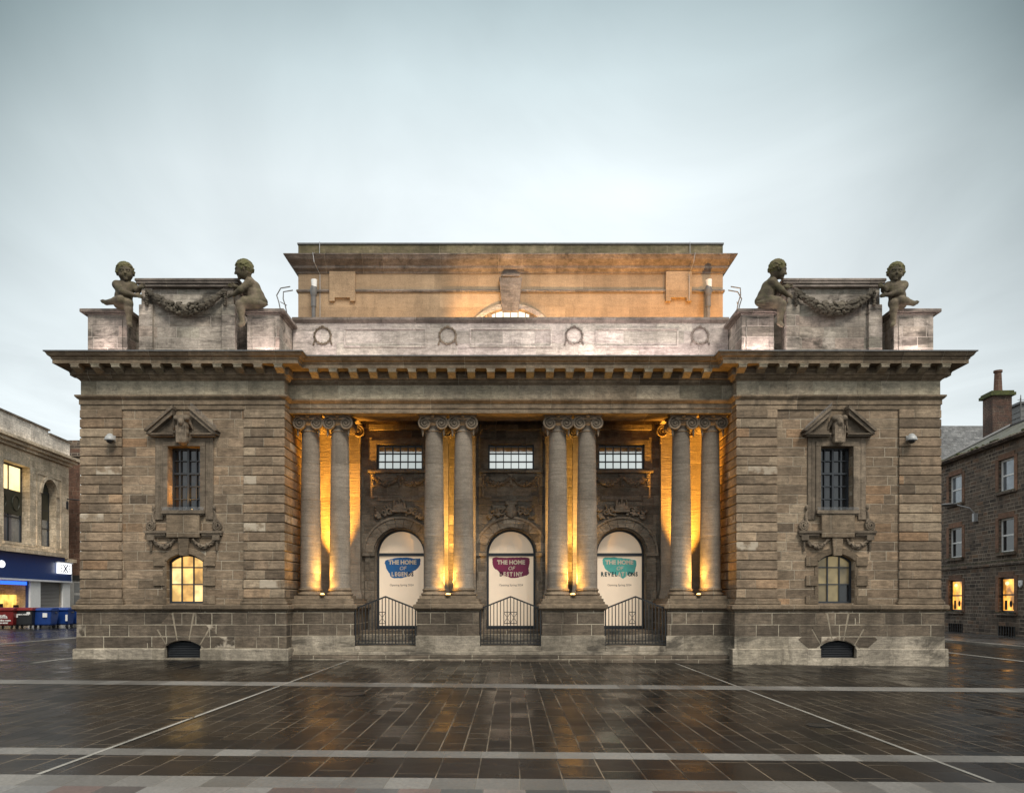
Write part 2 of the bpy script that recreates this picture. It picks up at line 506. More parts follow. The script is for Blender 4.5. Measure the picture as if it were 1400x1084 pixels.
M['frieze'] = stone('frieze sandstone', GREYB, h=5.0, w=1.35, z0=-1.0, split=0.25, stain=0.3, mort=0.9, bed=0.15)
M['plinth'] = stone('plinth sandstone', [(0.10, 0.078, 0.057), (0.145, 0.113, 0.082), (0.18, 0.14, 0.10), (0.155, 0.118, 0.085)], h=0.365, w=1.35, z0=0.075, stain=0.55, mort=0.95, mortar=(0.46, 0.40, 0.30), mw=0.016, bed=0.34, seed=9, pale=0.04)
M['base'] = stone('pale base course stone', [(0.33, 0.28, 0.21), (0.38, 0.325, 0.25), (0.42, 0.36, 0.28)], h=5.0, w=1.6, z0=-1.0, stain=0.5, wear=0.75, mort=0.4, seed=2)
M['dark'] = stone('dark portico sandstone', DARKB, h=0.33, w=1.1, z0=0.95, stain=0.4, mort=0.35, seed=5)  # darker palette than the outer walls, used mainly in the portico
M['darktrim'] = stone('dark carved sandstone', DARKB, h=9.0, w=9.0, stain=0.4, mort=0.0)
M['column'] = stone('column sandstone', [(0.22, 0.185, 0.146), (0.255, 0.213, 0.168), (0.28, 0.234, 0.184)], h=1.17, w=30, z0=1.98, stain=0.3, mort=0.15, bed=0.26, mw=0.01, mot=0.35)
M['carve'] = stone('carved sandstone', [(0.165, 0.128, 0.092), (0.205, 0.16, 0.115)], h=9, w=9, stain=0.5, mort=0.0)
M['attic'] = stone('pale attic sandstone', PALE, h=0.34, w=1.3, z0=9.46, stain=0.55, wear=0.85, mort=0.75, mortar=(0.55, 0.49, 0.42), bed=0.25, seed=3)
M['parapet'] = stone('pale parapet sandstone', [(0.46, 0.40, 0.35), (0.55, 0.47, 0.425), (0.49, 0.44, 0.375), (0.60, 0.51, 0.465)], h=0.40, w=2.0, z0=9.62, stain=0.3, wear=0.3, mort=0.7, mortar=(0.55, 0.5, 0.44), bed=0.25, seed=6)
M['statue'] = stone('weathered statue stone', [(0.175, 0.136, 0.095), (0.205, 0.16, 0.112)], h=9, w=9, stain=1.0, mort=0.0, bed=0.1, moss=0.3, wear=0.55, bump=1.0)
M['hair'] = stone('mossy carved hair', [(0.12, 0.105, 0.055), (0.15, 0.12, 0.06)], h=9, w=9, stain=0.5, mort=0.0, moss=0.85)
M['garland'] = stone('sooty garland stone', [(0.10, 0.085, 0.063), (0.14, 0.115, 0.085)], h=9, w=9, stain=0.6, mort=0.0)
M['hall'] = stone('tan rendered hall wall', [(0.36, 0.255, 0.16), (0.39, 0.28, 0.178)], h=0.62, w=2.4, z0=9.5, stain=0.25, mort=0.0, bed=0.1, mw=0.008, bump=0.2, mot=0.3)
M['halltop'] = stone('mossy hall parapet stone', [(0.25, 0.20, 0.12), (0.29, 0.235, 0.145)], h=9, w=2.2, z0=10, stain=0.7, mort=0.4, moss=0.3)
M['hallcor'] = stone('hall cornice stone', [(0.23, 0.19, 0.16), (0.28, 0.23, 0.195), (0.19, 0.155, 0.13)], h=9, w=2.2, z0=10, stain=0.5, mort=0.4)
M['lead'] = plain('lead flashing', (0.10, 0.10, 0.10), 0.5, 0.0, 0.25)
M['iron'] = plain('black painted iron', (0.010, 0.010, 0.011), 0.4)
M['frame'] = plain('dark blue grey window metal', (0.020, 0.024, 0.030), 0.4)
M['grille'] = plain('dark louvre metal', (0.030, 0.032, 0.036), 0.5)
M['nearblack'] = plain('dark interior', (0.015, 0.013, 0.012), 0.9)  # near-black colour for the vent backing, silhouettes and a shop fascia
M['glass'] = plain('dark window glass', (0.012, 0.013, 0.015), 0.06, 0.0, 0.1, spec=0.8)
M['mortar'] = plain('pale lime mortar', (0.25, 0.208, 0.152), 0.9, var=0.35)
M['mirror'] = plain('reflecting window glass', (0.66, 0.66, 0.62), 0.02, 1.0, 0.03)
M['lit'] = emit('warm lit frosted glass', (1.0, 0.56, 0.15), 0.50, 0.6, 2.2)
M['blind'] = emit('dim lit blind', (0.62, 0.46, 0.20), 0.17, 0.35, 1.5, base=(0.3, 0.24, 0.14))
M['litA'] = emit('warm lit frosted pane', (1.0, 0.60, 0.18), 0.62, 0.35, 3.0)
M['litB'] = emit('amber lit pane', (1.0, 0.54, 0.14), 0.44, 0.45, 3.0)
M['litC'] = emit('bright lit pane', (1.0, 0.68, 0.28), 0.78, 0.3, 3.0)
M['dimA'] = emit('dim lit blind pane', (0.62, 0.46, 0.20), 0.13, 0.45, 2.5, base=(0.12, 0.10, 0.06))
M['dimB'] = emit('darker blind pane', (0.56, 0.42, 0.19), 0.08, 0.5, 2.5, base=(0.09, 0.075, 0.05))
M['hallglass'] = emit('hall window lit glass', (1.0, 0.86, 0.66), 1.0, 0.15)
M['steel'] = plain('galvanised steel', (0.34, 0.34, 0.34), 0.45, 0.3)
M['pipe'] = plain('grey vent pipe', (0.12, 0.115, 0.11), 0.5)
M['white'] = plain('white paint', (0.72, 0.72, 0.70), 0.5, var=0.06)
M['camgrey'] = plain('grey camera housing', (0.33, 0.33, 0.32), 0.4)
M['faint'] = plain('faint reflection tone on vinyl', (0.72, 0.58, 0.45), 0.4, var=0.03)
M['poster'] = plain('cream door vinyl', (0.76, 0.63, 0.50), 0.35, var=0.05, scale=2)
M['posterfan'] = plain('cream fanlight vinyl', (0.76, 0.60, 0.45), 0.35, var=0.05, scale=2)
for k_ in ('poster', 'posterfan', 'faint'):      # slight glow added to brighten the vinyl in the shaded porch
    b_ = [n for n in M[k_].node_tree.nodes if n.type == 'BSDF_PRINCIPLED'][0]
    b_.inputs['Emission Color'].default_value = (1.0, 0.76, 0.50, 1); b_.inputs['Emission Strength'].default_value = 0.15 if k_ == 'poster' else 0.11
M['blue'] = plain('blue painted patch', (0.012, 0.125, 0.36), 0.4, var=0.15)
M['crimson'] = plain('crimson painted patch', (0.22, 0.012, 0.065), 0.4, var=0.15)
M['teal'] = plain('teal painted patch', (0.10, 0.46, 0.40), 0.4, var=0.15)
M['cream'] = plain('cream lettering', (0.72, 0.60, 0.46), 0.5, var=0.02)
M['ink_blue'] = plain('dark blue lettering', (0.004, 0.014, 0.05), 0.5, var=0.02)
M['ink_crimson'] = plain('dark crimson lettering', (0.035, 0.002, 0.008), 0.5, var=0.02)
M['ink_teal'] = plain('dark teal lettering', (0.01, 0.06, 0.065), 0.5, var=0.02)
M['ink'] = plain('grey small lettering', (0.16, 0.13, 0.12), 0.5, var=0.02)
M['lampglow'] = emit('uplight lens', (1.0, 0.55, 0.14), 3.5)
M['brass'] = plain('bronze uplight housing', (0.10, 0.075, 0.045), 0.4, 0.6)


# wet paving ---------------------------------------------------------------
def paving(name, pal, h, w, x0, mortar, mort, mw, rlo, rhi, stain=0.4, bump=0.25, seed=0.0, split=0.5, spec=0.5, rows_x=True):
    m, q, b = newmat(name)
    t = q.n('ShaderNodeTexCoord').outputs['Object']
    s = q.n('ShaderNodeSeparateXYZ', {0: t}); x, y, z = s.outputs
    if not rows_x: x, y = y, x
    v = q.m('DIVIDE', q.m('SUBTRACT', x, x0), h); row = q.m('FLOOR', v); fv = q.m('FRACT', v)
    def wn(a, bb, c):
        return q.n('ShaderNodeTexWhiteNoise', {'Vector': q.comb(a, bb, c)})
    rr = wn(row, seed + 3.3, 0.5).outputs[0]
    u2 = q.m('ADD', q.m('DIVIDE', y, w), q.m('MULTIPLY', rr, 7.31))
    col = q.m('FLOOR', u2); fu = q.m('FRACT', u2)
    w1 = wn(col, row, seed + 1.5); rc = q.n('ShaderNodeSeparateXYZ', {0: w1.outputs[1]})
    sp = q.mapr(rc.outputs[0], 0, 1, 0.35, 0.65)
    dos = q.m('GREATER_THAN', rc.outputs[1], 1 - split)
    side = q.m('MULTIPLY', q.m('GREATER_THAN', fu, sp), dos)
    bid = wn(q.m('ADD', col, q.m('MULTIPLY', side, 0.5)), row, seed + 7.7)
    bs = q.n('ShaderNodeSeparateXYZ', {0: bid.outputs[1]})
    ds = q.m('ADD', q.m('ABSOLUTE', q.m('SUBTRACT', fu, sp)), q.m('MULTIPLY', q.m('SUBTRACT', 1.0, dos), 9.0))
    du = q.m('MULTIPLY', q.m('MINIMUM', q.m('MINIMUM', fu, q.m('SUBTRACT', 1.0, fu)), ds), w)
    dv = q.m('MULTIPLY', q.m('MINIMUM', fv, q.m('SUBTRACT', 1.0, fv)), h)
    d = q.m('MINIMUM', du, dv)
    joint = q.mapr(d, mw * 0.5, mw, 1.0, 0.0)
    k = len(pal)
    c = q.ramp(bid.outputs[0], [(i / (k - 1), p) for i, p in enumerate(pal)])
    big = q.noise(t, 0.22, 5, 0.6, 0.6); fine = q.noise(t, 26, 6, 0.8)
    f = q.m('MULTIPLY', q.mapr(big, 0.38, 0.62, 1 - stain, 1 + stain * 0.6), q.mapr(fine, 0.3, 0.7, 0.66, 1.34))
    c = q.mixc(1.0, c, q.comb(f, f, f), 'MULTIPLY')
    jm = q.m('MULTIPLY', joint, q.mapr(q.noise(t, 0.8, 4), 0.40, 0.60, mort * 0.12, mort))
    c = q.mixc(jm, c, (*mortar, 1))
    q.set(b.inputs['Base Color'], c)
    wet = q.noise(q.comb(x, q.m('MULTIPLY', y, 1.0), 0.0), 0.33, 5, 0.6, 0.8)
    ro = q.m('ADD', q.mapr(wet, 0.36, 0.64, rlo, rhi), q.m('MULTIPLY', q.m('SUBTRACT', bs.outputs[0], 0.5), 0.20))
    ro = q.m('ADD', ro, q.m('MULTIPLY', joint, 0.25))
    q.set(b.inputs['Roughness'], q.m('MINIMUM', q.m('MAXIMUM', ro, 0.04), 1.0))
    b.inputs['Specular IOR Level'].default_value = spec
    hgt = q.m('ADD', q.m('MULTIPLY', joint, -0.8), q.m('ADD', q.m('MULTIPLY', fine, 0.25), q.m('ADD', q.m('MULTIPLY', q.noise(t, 5, 3), 0.5), q.m('MULTIPLY', bs.outputs[1], 0.25))))
    bp = q.n('ShaderNodeBump', {'Height': hgt, 'Strength': bump * 0.8, 'Distance': 0.01}); q.set(b.inputs['Normal'], bp.outputs[0])
    return m


SL = [(0.0035, 0.0035, 0.0034), (0.0065, 0.006, 0.0055), (0.012, 0.0102, 0.0085), (0.006, 0.0061, 0.006), (0.018, 0.014, 0.010)]
M['slab'] = paving('wet slate paving', SL, 0.30, 0.92, 0.0, (0.17, 0.135, 0.095), 0.85, 0.0105, 0.19, 0.40, spec=0.12)
M['slab2'] = paving('wet large slate slabs', [(0.008, 0.008, 0.008), (0.012, 0.011, 0.010), (0.018, 0.0145, 0.012)], 0.45, 1.1, 0.1, (0.22, 0.17, 0.115), 0.9, 0.008, 0.22, 0.40, seed=5, spec=0.12)
M['granite'] = paving('pale granite paving', [(0.085, 0.078, 0.067), (0.125, 0.115, 0.10), (0.155, 0.143, 0.124)], 0.46, 9.0, 0.1, (0.10, 0.085, 0.06), 0.8, 0.007, 0.45, 0.65, stain=0.3, seed=2)
M['setts'] = paving('mixed colour granite setts', [(0.05, 0.048, 0.045), (0.18, 0.17, 0.155), (0.10, 0.062, 0.05), (0.04, 0.042, 0.038), (0.19, 0.175, 0.155)], 0.42, 9.0, 0.15, (0.12, 0.10, 0.07), 0.6, 0.006, 0.4, 0.6, seed=8)
M['line'] = paving('pale joint strip', [(0.22, 0.205, 0.175), (0.27, 0.252, 0.218)], 0.3, 0.9, 0, (0.1, 0.09, 0.07), 0.5, 0.01, 0.45, 0.6)
M['road'] = paving('wet asphalt', [(0.012, 0.0118, 0.0115), (0.016, 0.0155, 0.015)], 60, 60, 0, (0.03, 0.03, 0.03), 0.0, 0.005, 0.18, 0.42, bump=0.35)
M['flags'] = paving('wet grey flagstones', [(0.06, 0.058, 0.055), (0.075, 0.072, 0.068)], 0.6, 0.9, 0, (0.03, 0.028, 0.025), 0.6, 0.012, 0.2, 0.45)


# ------------------------------------------------------------------ ground
def sheet(x0, x1, y0, y1, dz, nx=1):
    mb = MB(); mb.add([(x0, y0, gz(x0) + dz), (x1, y0, gz(x1) + dz), (x1, y1, gz(x1) + dz), (x0, y1, gz(x0) + dz)], [(0, 1, 2, 3)]); return mb
def slab_box(x0, x1, y0, y1, d0, d1):
    mb = MB(); vs = []
    for dd in (d0, d1):
        vs += [(x0, y0, gz(x0) + dd), (x1, y0, gz(x1) + dd), (x1, y1, gz(x1) + dd), (x0, y1, gz(x0) + dd)]
    mb.add(vs, [(0, 3, 2, 1), (4, 5, 6, 7), (0, 1, 5, 4), (1, 2, 6, 5), (2, 3, 7, 6), (3, 0, 4, 7)]); return mb

struct('ground', sheet(-600, 600, -300, 900, 0.0), M['road'])
struct('square_paving', sheet(-20.3, 22.3, -60, 60, 0.004), M['slab'])
yb = lambda d: d - DIST
struct('granite_band', sheet(-20.3, 22.3, yb(17.5), yb(18.35), 0.008), M['granite'])
struct('granite_band', sheet(-20.3, 22.3, yb(9.65), yb(10.07), 0.008), M['granite'])
struct('slab_paving', sheet(-20.3, 22.3, yb(8.54), yb(9.65), 0.008), M['slab2'])
struct('granite_band', sheet(-20.3, 22.3, yb(8.04), yb(8.54), 0.008), M['granite'])
struct('sett_paving', sheet(-20.3, 22.3, yb(7.6), yb(8.04), 0.008), M['setts'])
struct('granite_band', sheet(-20.3, 22.3, yb(7.0), yb(7.6), 0.008), M['granite'])
for xx in (-5.02, 5.13):
    struct('joint_strip', sheet(xx - 0.028, xx + 0.028, yb(8.54), -0.02, 0.012), M['line'])
struct('joint_strip', sheet(17.25, 17.45, -25, 40, 0.012), M['line'])
struct('joint_strip', sheet(-13.75, -13.6, -2, 30, 0.012), M['line'])
struct('kerb', slab_box(-20.45, -20.25, -40, 60, -0.2, 0.02), M['line'])
struct('kerb', slab_box(22.3, 22.48, -40, 60, -0.2, 0.12), M['line'])
struct('pavement', slab_box(22.48, 60, -40, 60, -0.2, 0.116), M['flags'])
for (dx, dd, rr_) in ((-3.2, 16.1, 0.30), (-5.2, 12.7, 0.20), (4.8, 12.5, 0.20)):
    mb = MB(); mb.lathe([(rr_, gz(dx) + 0.006), (rr_, gz(dx) + 0.014), (rr_ * 0.86, gz(dx) + 0.014), (rr_ * 0.86, gz(dx) + 0.009), (0.02, gz(dx) + 0.009)], dx, yb(dd), 28)
    struct('manhole_cover', mb, M['road'])

# ------------------------------------------------------------------ the museum
MU = thing('museum', 'brown sandstone columned civic museum with amber uplit portico, filling the centre of the wet square', 'building')
HW = 13.3; IN = 7.05; FY = 0.5; BW = 3.1; ZT = 9.3


def arch_poly(xc, hw, z0, zs, rise, n=16):
    """opening outline: straight sides from z0 to spring zs, then a segmental arch of given rise"""
    R = (hw * hw + rise * rise) / (2 * rise); cz = zs + rise - R
    a = math.asin(min(hw / R, 1.0))
    pts = [(xc - hw, z0), (xc + hw, z0)]
    for i in range(n + 1):
        t = a - 2 * a * i / n
        pts.append((xc + R * math.sin(t), cz + R * math.cos(t)))
    return pts


def arch_ring(xc, hw, zs, rise, th, n=20):
    """arch band above an opening, as polygon pieces"""
    R = (hw * hw + rise * rise) / (2 * rise); cz = zs + rise - R; a = math.asin(min(hw / R, 1.0))
    out = []
    for i in range(n):
        t0 = a - 2 * a * i / n; t1 = a - 2 * a * (i + 1) / n
        out.append([(xc + R * math.sin(t0), cz + R * math.cos(t0)), (xc + (R + th) * math.sin(t0), cz + (R + th) * math.cos(t0)),
                    (xc + (R + th) * math.sin(t1), cz + (R + th) * math.cos(t1)), (xc + R * math.sin(t1), cz + R * math.cos(t1))])
    return out


def ring_solid(xc, hw, zs, rise, th, y0, y1, n=20):
    R = (hw * hw + rise * rise) / (2 * rise); cz = zs + rise - R; a = math.asin(min(hw / R, 1.0))
    pts = []
    for i in range(n + 1):
        t = a - 2 * a * i / n; pts.append((xc + R * math.sin(t), cz + R * math.cos(t)))
    for i in range(n, -1, -1):
        t = a - 2 * a * i / n; pts.append((xc + (R + th) * math.sin(t), cz + (R + th) * math.cos(t)))
    return MB().prism_y(pts, y0, y1)


def bars(x0, x1, z0, z1, nx, nz, y, t=0.035, d=0.05, ft=0.05, top=None):
    mb = MB()
    mb.box(x0, x0 + ft, y, y + d + 0.03, z0, z1); mb.box(x1 - ft, x1, y, y + d + 0.03, z0, z1)
    mb.box(x0 + ft, x1 - ft, y + 0.002, y + d + 0.03, z0, z0 + ft)
    if top is None: mb.box(x0 + ft, x1 - ft, y + 0.002, y + d + 0.03, z1 - ft, z1)
    for i in range(1, nx):
        xx = x0 + (x1 - x0) * i / nx; mb.box(xx - t / 2, xx + t / 2, y + 0.006, y + d, z0 + ft * 0.5, z1 - ft * 0.3)
    for j in range(1, nz):
        zz_ = z0 + (z1 - z0) * j / nz; mb.box(x0 + ft * 0.5, x1 - ft * 0.5, y + 0.010, y + d - 0.004, zz_ - t / 2, zz_ + t / 2)
    return mb


def garland_mesh(wd, sag, r_end, r_mid, lo, h, seed, n=70, berry=0.05, mirror=False, depth=0.6):
    rnd = random.Random(seed)
    c = Clay((-wd / 2 - 0.3, -r_mid * 1.8 - 0.1, -sag - r_mid * 2.0), (wd / 2 + 0.3, r_mid * 1.2, r_end + 0.25), h)
    def pt(t): return (wd * (t - 0.5), 0.0, -sag * (1 - (2 * t - 1) ** 2))
    def rr(t): return r_end + (r_mid - r_end) * (1 - abs(2 * t - 1) ** 1.5)
    K = 24
    for i in range(K):
        t0, t1 = i / K, (i + 1) / K
        c.cap(pt(t0), pt(t1), rr(t0) * 0.6, rr(t1) * 0.6, 0.02)
    for i in range(n):
        t = rnd.random(); p = pt(t); r = rr(t); a = rnd.uniform(-2.2, 1.2) - 0.3
        q = (p[0] + rnd.uniform(-0.3, 0.3) * r, p[1] - r * abs(math.cos(a)) * 0.85, p[2] + r * math.sin(a) * 0.95)
        s = rnd.uniform(0.75, 1.3) * berry
        if rnd.random() < 0.42 * (1 - abs(2 * t - 1)) + 0.12:
            c.ell(q, s * 0.85, 0.002)                       # fruit
        else:                                               # leaf lying along the swag
            an = math.atan2(-4 * sag * (0.5 - t) * 2 / wd * 1.0, 1.0) * (1 if t < 0.5 else 1) + rnd.uniform(-0.9, 0.9)
            R_ = (Matrix.Rotation(-an, 3, 'Y') @ Matrix.Rotation(rnd.uniform(-0.6, 0.6), 3, 'X') @ Matrix.Rotation(rnd.uniform(-0.5, 0.5), 3, 'Z'))
            c.ell(q, (s * 1.55, s * 0.38, s * 0.75), 0.002, rot=np.array(R_))
    return c.mesh(mirror=mirror)


# main masses ---------------------------------------------------------------
def cutter_window(xc):
    up = MB().box(xc - 0.50, xc + 0.50, -0.3, 0.50, 4.70, 6.69)
    lo = MB().prism_y(arch_poly(xc, 0.56, 1.83, 3.13, 0.23), -0.3, 0.42)
    ve = MB().prism_y(arch_poly(xc, 0.55, 0.14, 0.50, 0.18), -0.6, 0.25)
    return up, lo, ve

for sgn in (-1, 1):
    xc = 10.12 * sgn
    up, lo, ve = cutter_window(xc)
    xa, xb = sorted((sgn * IN, sgn * HW))
    obj('pavilion_wall', cut(MB().box(xa, xb, 0, 34, -0.6, ZT), up, lo, ve), M['wall'], MU)
    path = [(-HW, 34), (-HW, 0), (-IN, 0), (-IN, 0.9)]
    if sgn > 0: path = [(-p[0], p[1]) for p in path[::-1]]
    # the base course, the plinth wall and the ledge above it
    pb = MB().sweep([(-0.2, -0.6), (0.20, -0.6), (0.20, 0.40), (0.17, 0.43), (-0.2, 0.43)], path)
    obj('base_course', cut(pb, ve), M['base'], MU)
    pb = MB().sweep([(-0.2, 0.43), (0.125, 0.43), (0.125, 0.80), (-0.2, 0.80)], path)
    obj('base_course', cut(pb, ve), M['base'] if sgn > 0 else M['plinth'], MU)
    pb = MB().sweep([(-0.2, 0.80), (0.12, 0.80), (0.12, 1.585), (-0.2, 1.585)], path)
    obj('plinth', pb, M['plinth'], MU)
    pb = MB().sweep([(-0.2, 1.585), (0.14, 1.585), (0.16, 1.62), (0.21, 1.64), (0.225, 1.66), (0.225, 1.755), (0.20, 1.775), (0.02, 1.80), (-0.2, 1.80)], path)
    obj('plinth_ledge', pb, M['trim'], MU)
    # louvred cellar vent
    mb = MB()
    for k in range(9):
        z = 0.17 + k * 0.055
        hw = 0.53 if z < 0.52 else 0.53 * math.sqrt(max(0.05, 1 - ((z - 0.5) / 0.2) ** 2))
        mb.prism_x([(0.10, z), (0.02, z - 0.02), (0.02, z - 0.008), (0.10, z + 0.03)], xc - hw, xc + hw)
    vn = obj('cellar_vent', mb, M['grille'], MU)
    obj('vent_backing', MB().box(xc - 0.6, xc + 0.6, 0.19, 0.22, 0.1, 0.75), M['nearblack'], vn)
    # fan of voussoirs over the vent
    mb = MB()
    for k in range(5):
        a0 = rad(-50 + k * 20 + 1.0); a1 = rad(-50 + (k + 1) * 20 - 1.0)
        zt = 1.56; cz = -0.35; r0 = 1.05
        def top(a):
            L = min((zt - cz) / math.cos(a), 1.62 if abs(a) > 0.5 else 9)
            return (xc + L * math.sin(a), cz + L * math.cos(a))
        pts = [(xc + r0 * math.sin(a0), cz + r0 * math.cos(a0)), top(a0), top(a1), (xc + r0 * math.sin(a1), cz + r0 * math.cos(a1))]
        mb.prism_y(pts, -0.135 - 0.008 * (k % 2), 0.0)
    va = obj('vent_arch', mb, M['plinth'], MU)
    pts = [(xc + 1.06 * math.sin(rad(a)), -0.35 + 1.06 * math.cos(rad(a))) for a in range(-48, 49, 8)]
    for a in (46, 30, 10, -10, -30, -46):
        L = min(1.90 / math.cos(rad(a)), 1.59 if abs(a) > 29 else 9); pts.append((xc + L * math.sin(rad(a)), -0.35 + L * math.cos(rad(a))))
    obj('vent_arch_mortar', MB().prism_y(pts, -0.127, -0.02), M['mortar'], va)
    # rusticated corner pilasters
    for (a, b_, side) in ((12.05, HW + 0.05, 'o'), (IN - 0.05, 8.27, 'i')):
        mb = MB()
        for k in range(20):
            z = 1.98 + k * 0.293
            mb.cbox(sgn * a, sgn * b_, -0.07, (1.5 if side == 'o' else BW), z + 0.003, z + 0.293 - 0.003, 0.030)
        obj('rusticated_pilaster', mb, M['rust'], MU)
        x0, x1 = sorted((sgn * a, sgn * b_)); e = 0.06
        mb = MB()
        mb.box(x0 - e * 1.4, x1 + e * 1.4, -0.16, (1.5 if side == 'o' else BW), 1.795, 1.88)
        mb.box(x0 - e * 0.9, x1 + e * 0.9, -0.125, (1.5 if side == 'o' else BW), 1.88, 1.93)
        mb.box(x0 - e * 0.4, x1 + e * 0.4, -0.095, (1.5 if side == 'o' else BW), 1.93, 1.98)
        obj('pilaster_base', mb, M['trim'], MU, bevel=0.012)
    # ---- upper window
    fr = obj('window', bars(xc - 0.50, xc + 0.50, 4.70, 6.69, 4, 5, 0.27, t=0.035, ft=0.05), M['frame'], MU)
    mb = MB().box(xc - 0.03, xc + 0.03, 0.255, 0.33, 4.74, 6.65); mb.box(xc - 0.46, xc + 0.46, 0.257, 0.325, 5.86, 5.92)
    obj('mullion', mb, M['frame'], fr)
    obj('pane', MB().box(xc - 0.49, xc + 0.49, 0.35, 0.355, 4.71, 6.68), M['glass'], fr)
    # stone architrave with ears
    mb = MB()
    for s2 in (-1, 1):
        mb.box(xc + s2 * 0.50, xc + s2 * 0.66, -0.09, 0.0, 4.70, 6.69)
        mb.box(xc + s2 * 0.66, xc + s2 * 0.90, -0.055, 0.0, 4.42, 7.02)
        mb.box(xc + s2 * 0.74, xc + s2 * 0.78, -0.075, -0.05, 4.42, 7.0)
    mb.box(xc - 0.90, xc + 0.90, -0.058, 0, 6.84, 7.03); mb.box(xc - 0.66, xc + 0.66, -0.092, 0, 6.69, 6.84)
    obj('window_surround', mb, M['carve'], MU, bevel=0.01)
    # broken pediment
    for s2 in (-1, 1):
        mb = MB()
        mb.prism_y([(xc + s2 * 1.06, 7.05), (xc + s2 * 1.06, 7.12), (xc + s2 * 0.27, 7.80), (xc + s2 * 0.27, 7.62), (xc + s2 * 0.95, 7.05)], -0.30, 0.0)
        mb.prism_y([(xc + s2 * 1.12, 7.12), (xc + s2 * 1.10, 7.17), (xc + s2 * 0.25, 7.90), (xc + s2 * 0.25, 7.80), (xc + s2 * 1.03, 7.12)], -0.36, 0.0)
        mb.prism_y([(xc + s2 * 0.9, 7.10), (xc + s2 * 0.26, 7.62), (xc + s2 * 0.26, 7.10)], -0.11, 0.0)
        mb.box(xc + s2 * 0.26, xc + s2 * 1.08, -0.28, 0, 7.02, 7.06); mb.box(xc + s2 * 0.26, xc + s2 * 1.0, -0.22, 0, 6.97, 7.02)
        obj('pediment', mb, M['carve'], MU)
    # carved keystone with a draped mask
    c = Clay((-0.42, -0.42, -0.5), (0.42, 0.1, 0.5), 0.018)
    for zk, hw_, yy in ((0.3, 0.20, -0.2), (0.1, 0.19, -0.22), (-0.1, 0.18, -0.22), (-0.3, 0.17, -0.18)):
        c.ell((0, -0.1, zk), (hw_, 0.2, 0.18), 0.05)
    for s2 in (-1, 1):
        c.ell((s2 * 0.15, -0.22, 0.34), (0.10, 0.10, 0.10), 0.02); c.cap((s2 * 0.20, -0.16, 0.3), (s2 * 0.30, -0.08, 0.02), 0.06, 0.03, 0.02)
        for k in range(3): c.cap((s2 * (0.04 + 0.055 * k), -0.28, 0.1), (s2 * (0.04 + 0.05 * k), -0.25, -0.4), 0.02, 0.025, 0.012)
    c.ell((0, -0.29, 0.2), (0.09, 0.08, 0.12), 0.02); c.cap((0, -0.37, 0.22), (0, -0.38, 0.16), 0.012, 0.02, 0.01)
    k_ = obj('keystone', c.mesh(), M['carve'], MU); k_.location = (xc, -0.03, 7.18)
    # sill, apron block, ledge and side scrolls
    mb = MB().box(xc - 0.66, xc + 0.66, -0.20, 0.45, 4.60, 4.70); mb.box(xc - 0.62, xc + 0.62, -0.15, 0, 4.55, 4.60)
    sl = obj('window_sill', mb, M['carve'], MU)
    mb = MB()
    for k in range(34):
        xk = xc - 0.62 + k * 1.24 / 33
        for dy, dx in ((-0.16, -0.03), (-0.13, 0.02)):
            mb.tube([(xk, -0.15, 4.70), (xk + dx, dy - 0.02, 4.80)], 0.0035, 4)
    obj('bird_spikes', mb, M['steel'], sl)
    mb = MB()
    for k in range(30):
        t = k / 29; xk = xc + (0.3 + 0.78 * t) * (1 if sgn < 0 else -1); zk = 7.87 - 0.70 * t
        mb.tube([(xk, -0.33, zk), (xk + 0.03, -0.36, zk + 0.11)], 0.0035, 4)
    obj('bird_spikes', mb, M['steel'], MU)
    mb = MB().box(xc - 0.51, xc + 0.51, -0.17, 0, 3.86, 4.55)
    obj('apron', mb, M['trim'], MU, bevel=0.012)
    for s2 in (-1, 1):
        mb = MB()
        mb.box(xc + s2 * 0.51, xc + s2 * 1.20, -0.16, 0, 4.00, 4.07); mb.box(xc + s2 * 0.56, xc + s2 * 1.18, -0.12, 0, 3.93, 4.00)
        mb.box(xc + s2 * 0.56, xc + s2 * 1.12, -0.08, 0, 3.88, 3.93); mb.box(xc + s2 * 0.90, xc + s2 * 1.12, -0.15, 0, 3.78, 3.93)
        obj('window_ledge', mb, M['carve'], MU)
    for s2 in (-1, 1):
        mb = MB(); pts = []
        for k in range(40):
            t = k / 39; a = t * 4.6 * math.pi; r = 0.145 * (1 - t * 0.85)
            pts.append((xc + s2 * (1.04 + r * math.cos(a + 2.6)), -0.06 - 0.03 * t, 4.24 + r * 1.15 * math.sin(a + 2.6)))
        mb.tube(pts, 0.03, 6)
        pts = [(xc + s2 * (0.92 + 0.05 * math.sin(k / 6 * 3)), -0.06, 4.32 + k * 0.06) for k in range(8)]
        mb.tube(pts, [0.05 - 0.004 * k for k in range(8)], 6)
        mb.ball((xc + s2 * 0.94, -0.06, 4.80), (0.05, 0.05, 0.09)); mb.prism_y([(xc + s2 * 0.9, 4.07), (xc + s2 * 1.14, 4.07), (xc + s2 * 1.12, 4.34), (xc + s2 * 0.98, 4.5), (xc + s2 * 0.9, 4.72)], -0.045, 0)
        obj('scroll_bracket', mb, M['carve'], MU, smooth=40)
        gm = obj('swag', garland_mesh(0.66, 0.20, 0.035, 0.085, None, 0.014, 11 + s2, 34, 0.036), M['carve'], MU)
        gm.location = (xc + s2 * 0.62, -0.07, 3.80)
        mb = MB()
        for k in range(5): mb.ball((xc + s2 * (1.02), -0.06, 3.72 - 0.06 * k), (0.05 - 0.005 * k, 0.05, 0.045), 8, 6)
        obj('swag_drop', mb, M['carve'], MU, smooth=60)
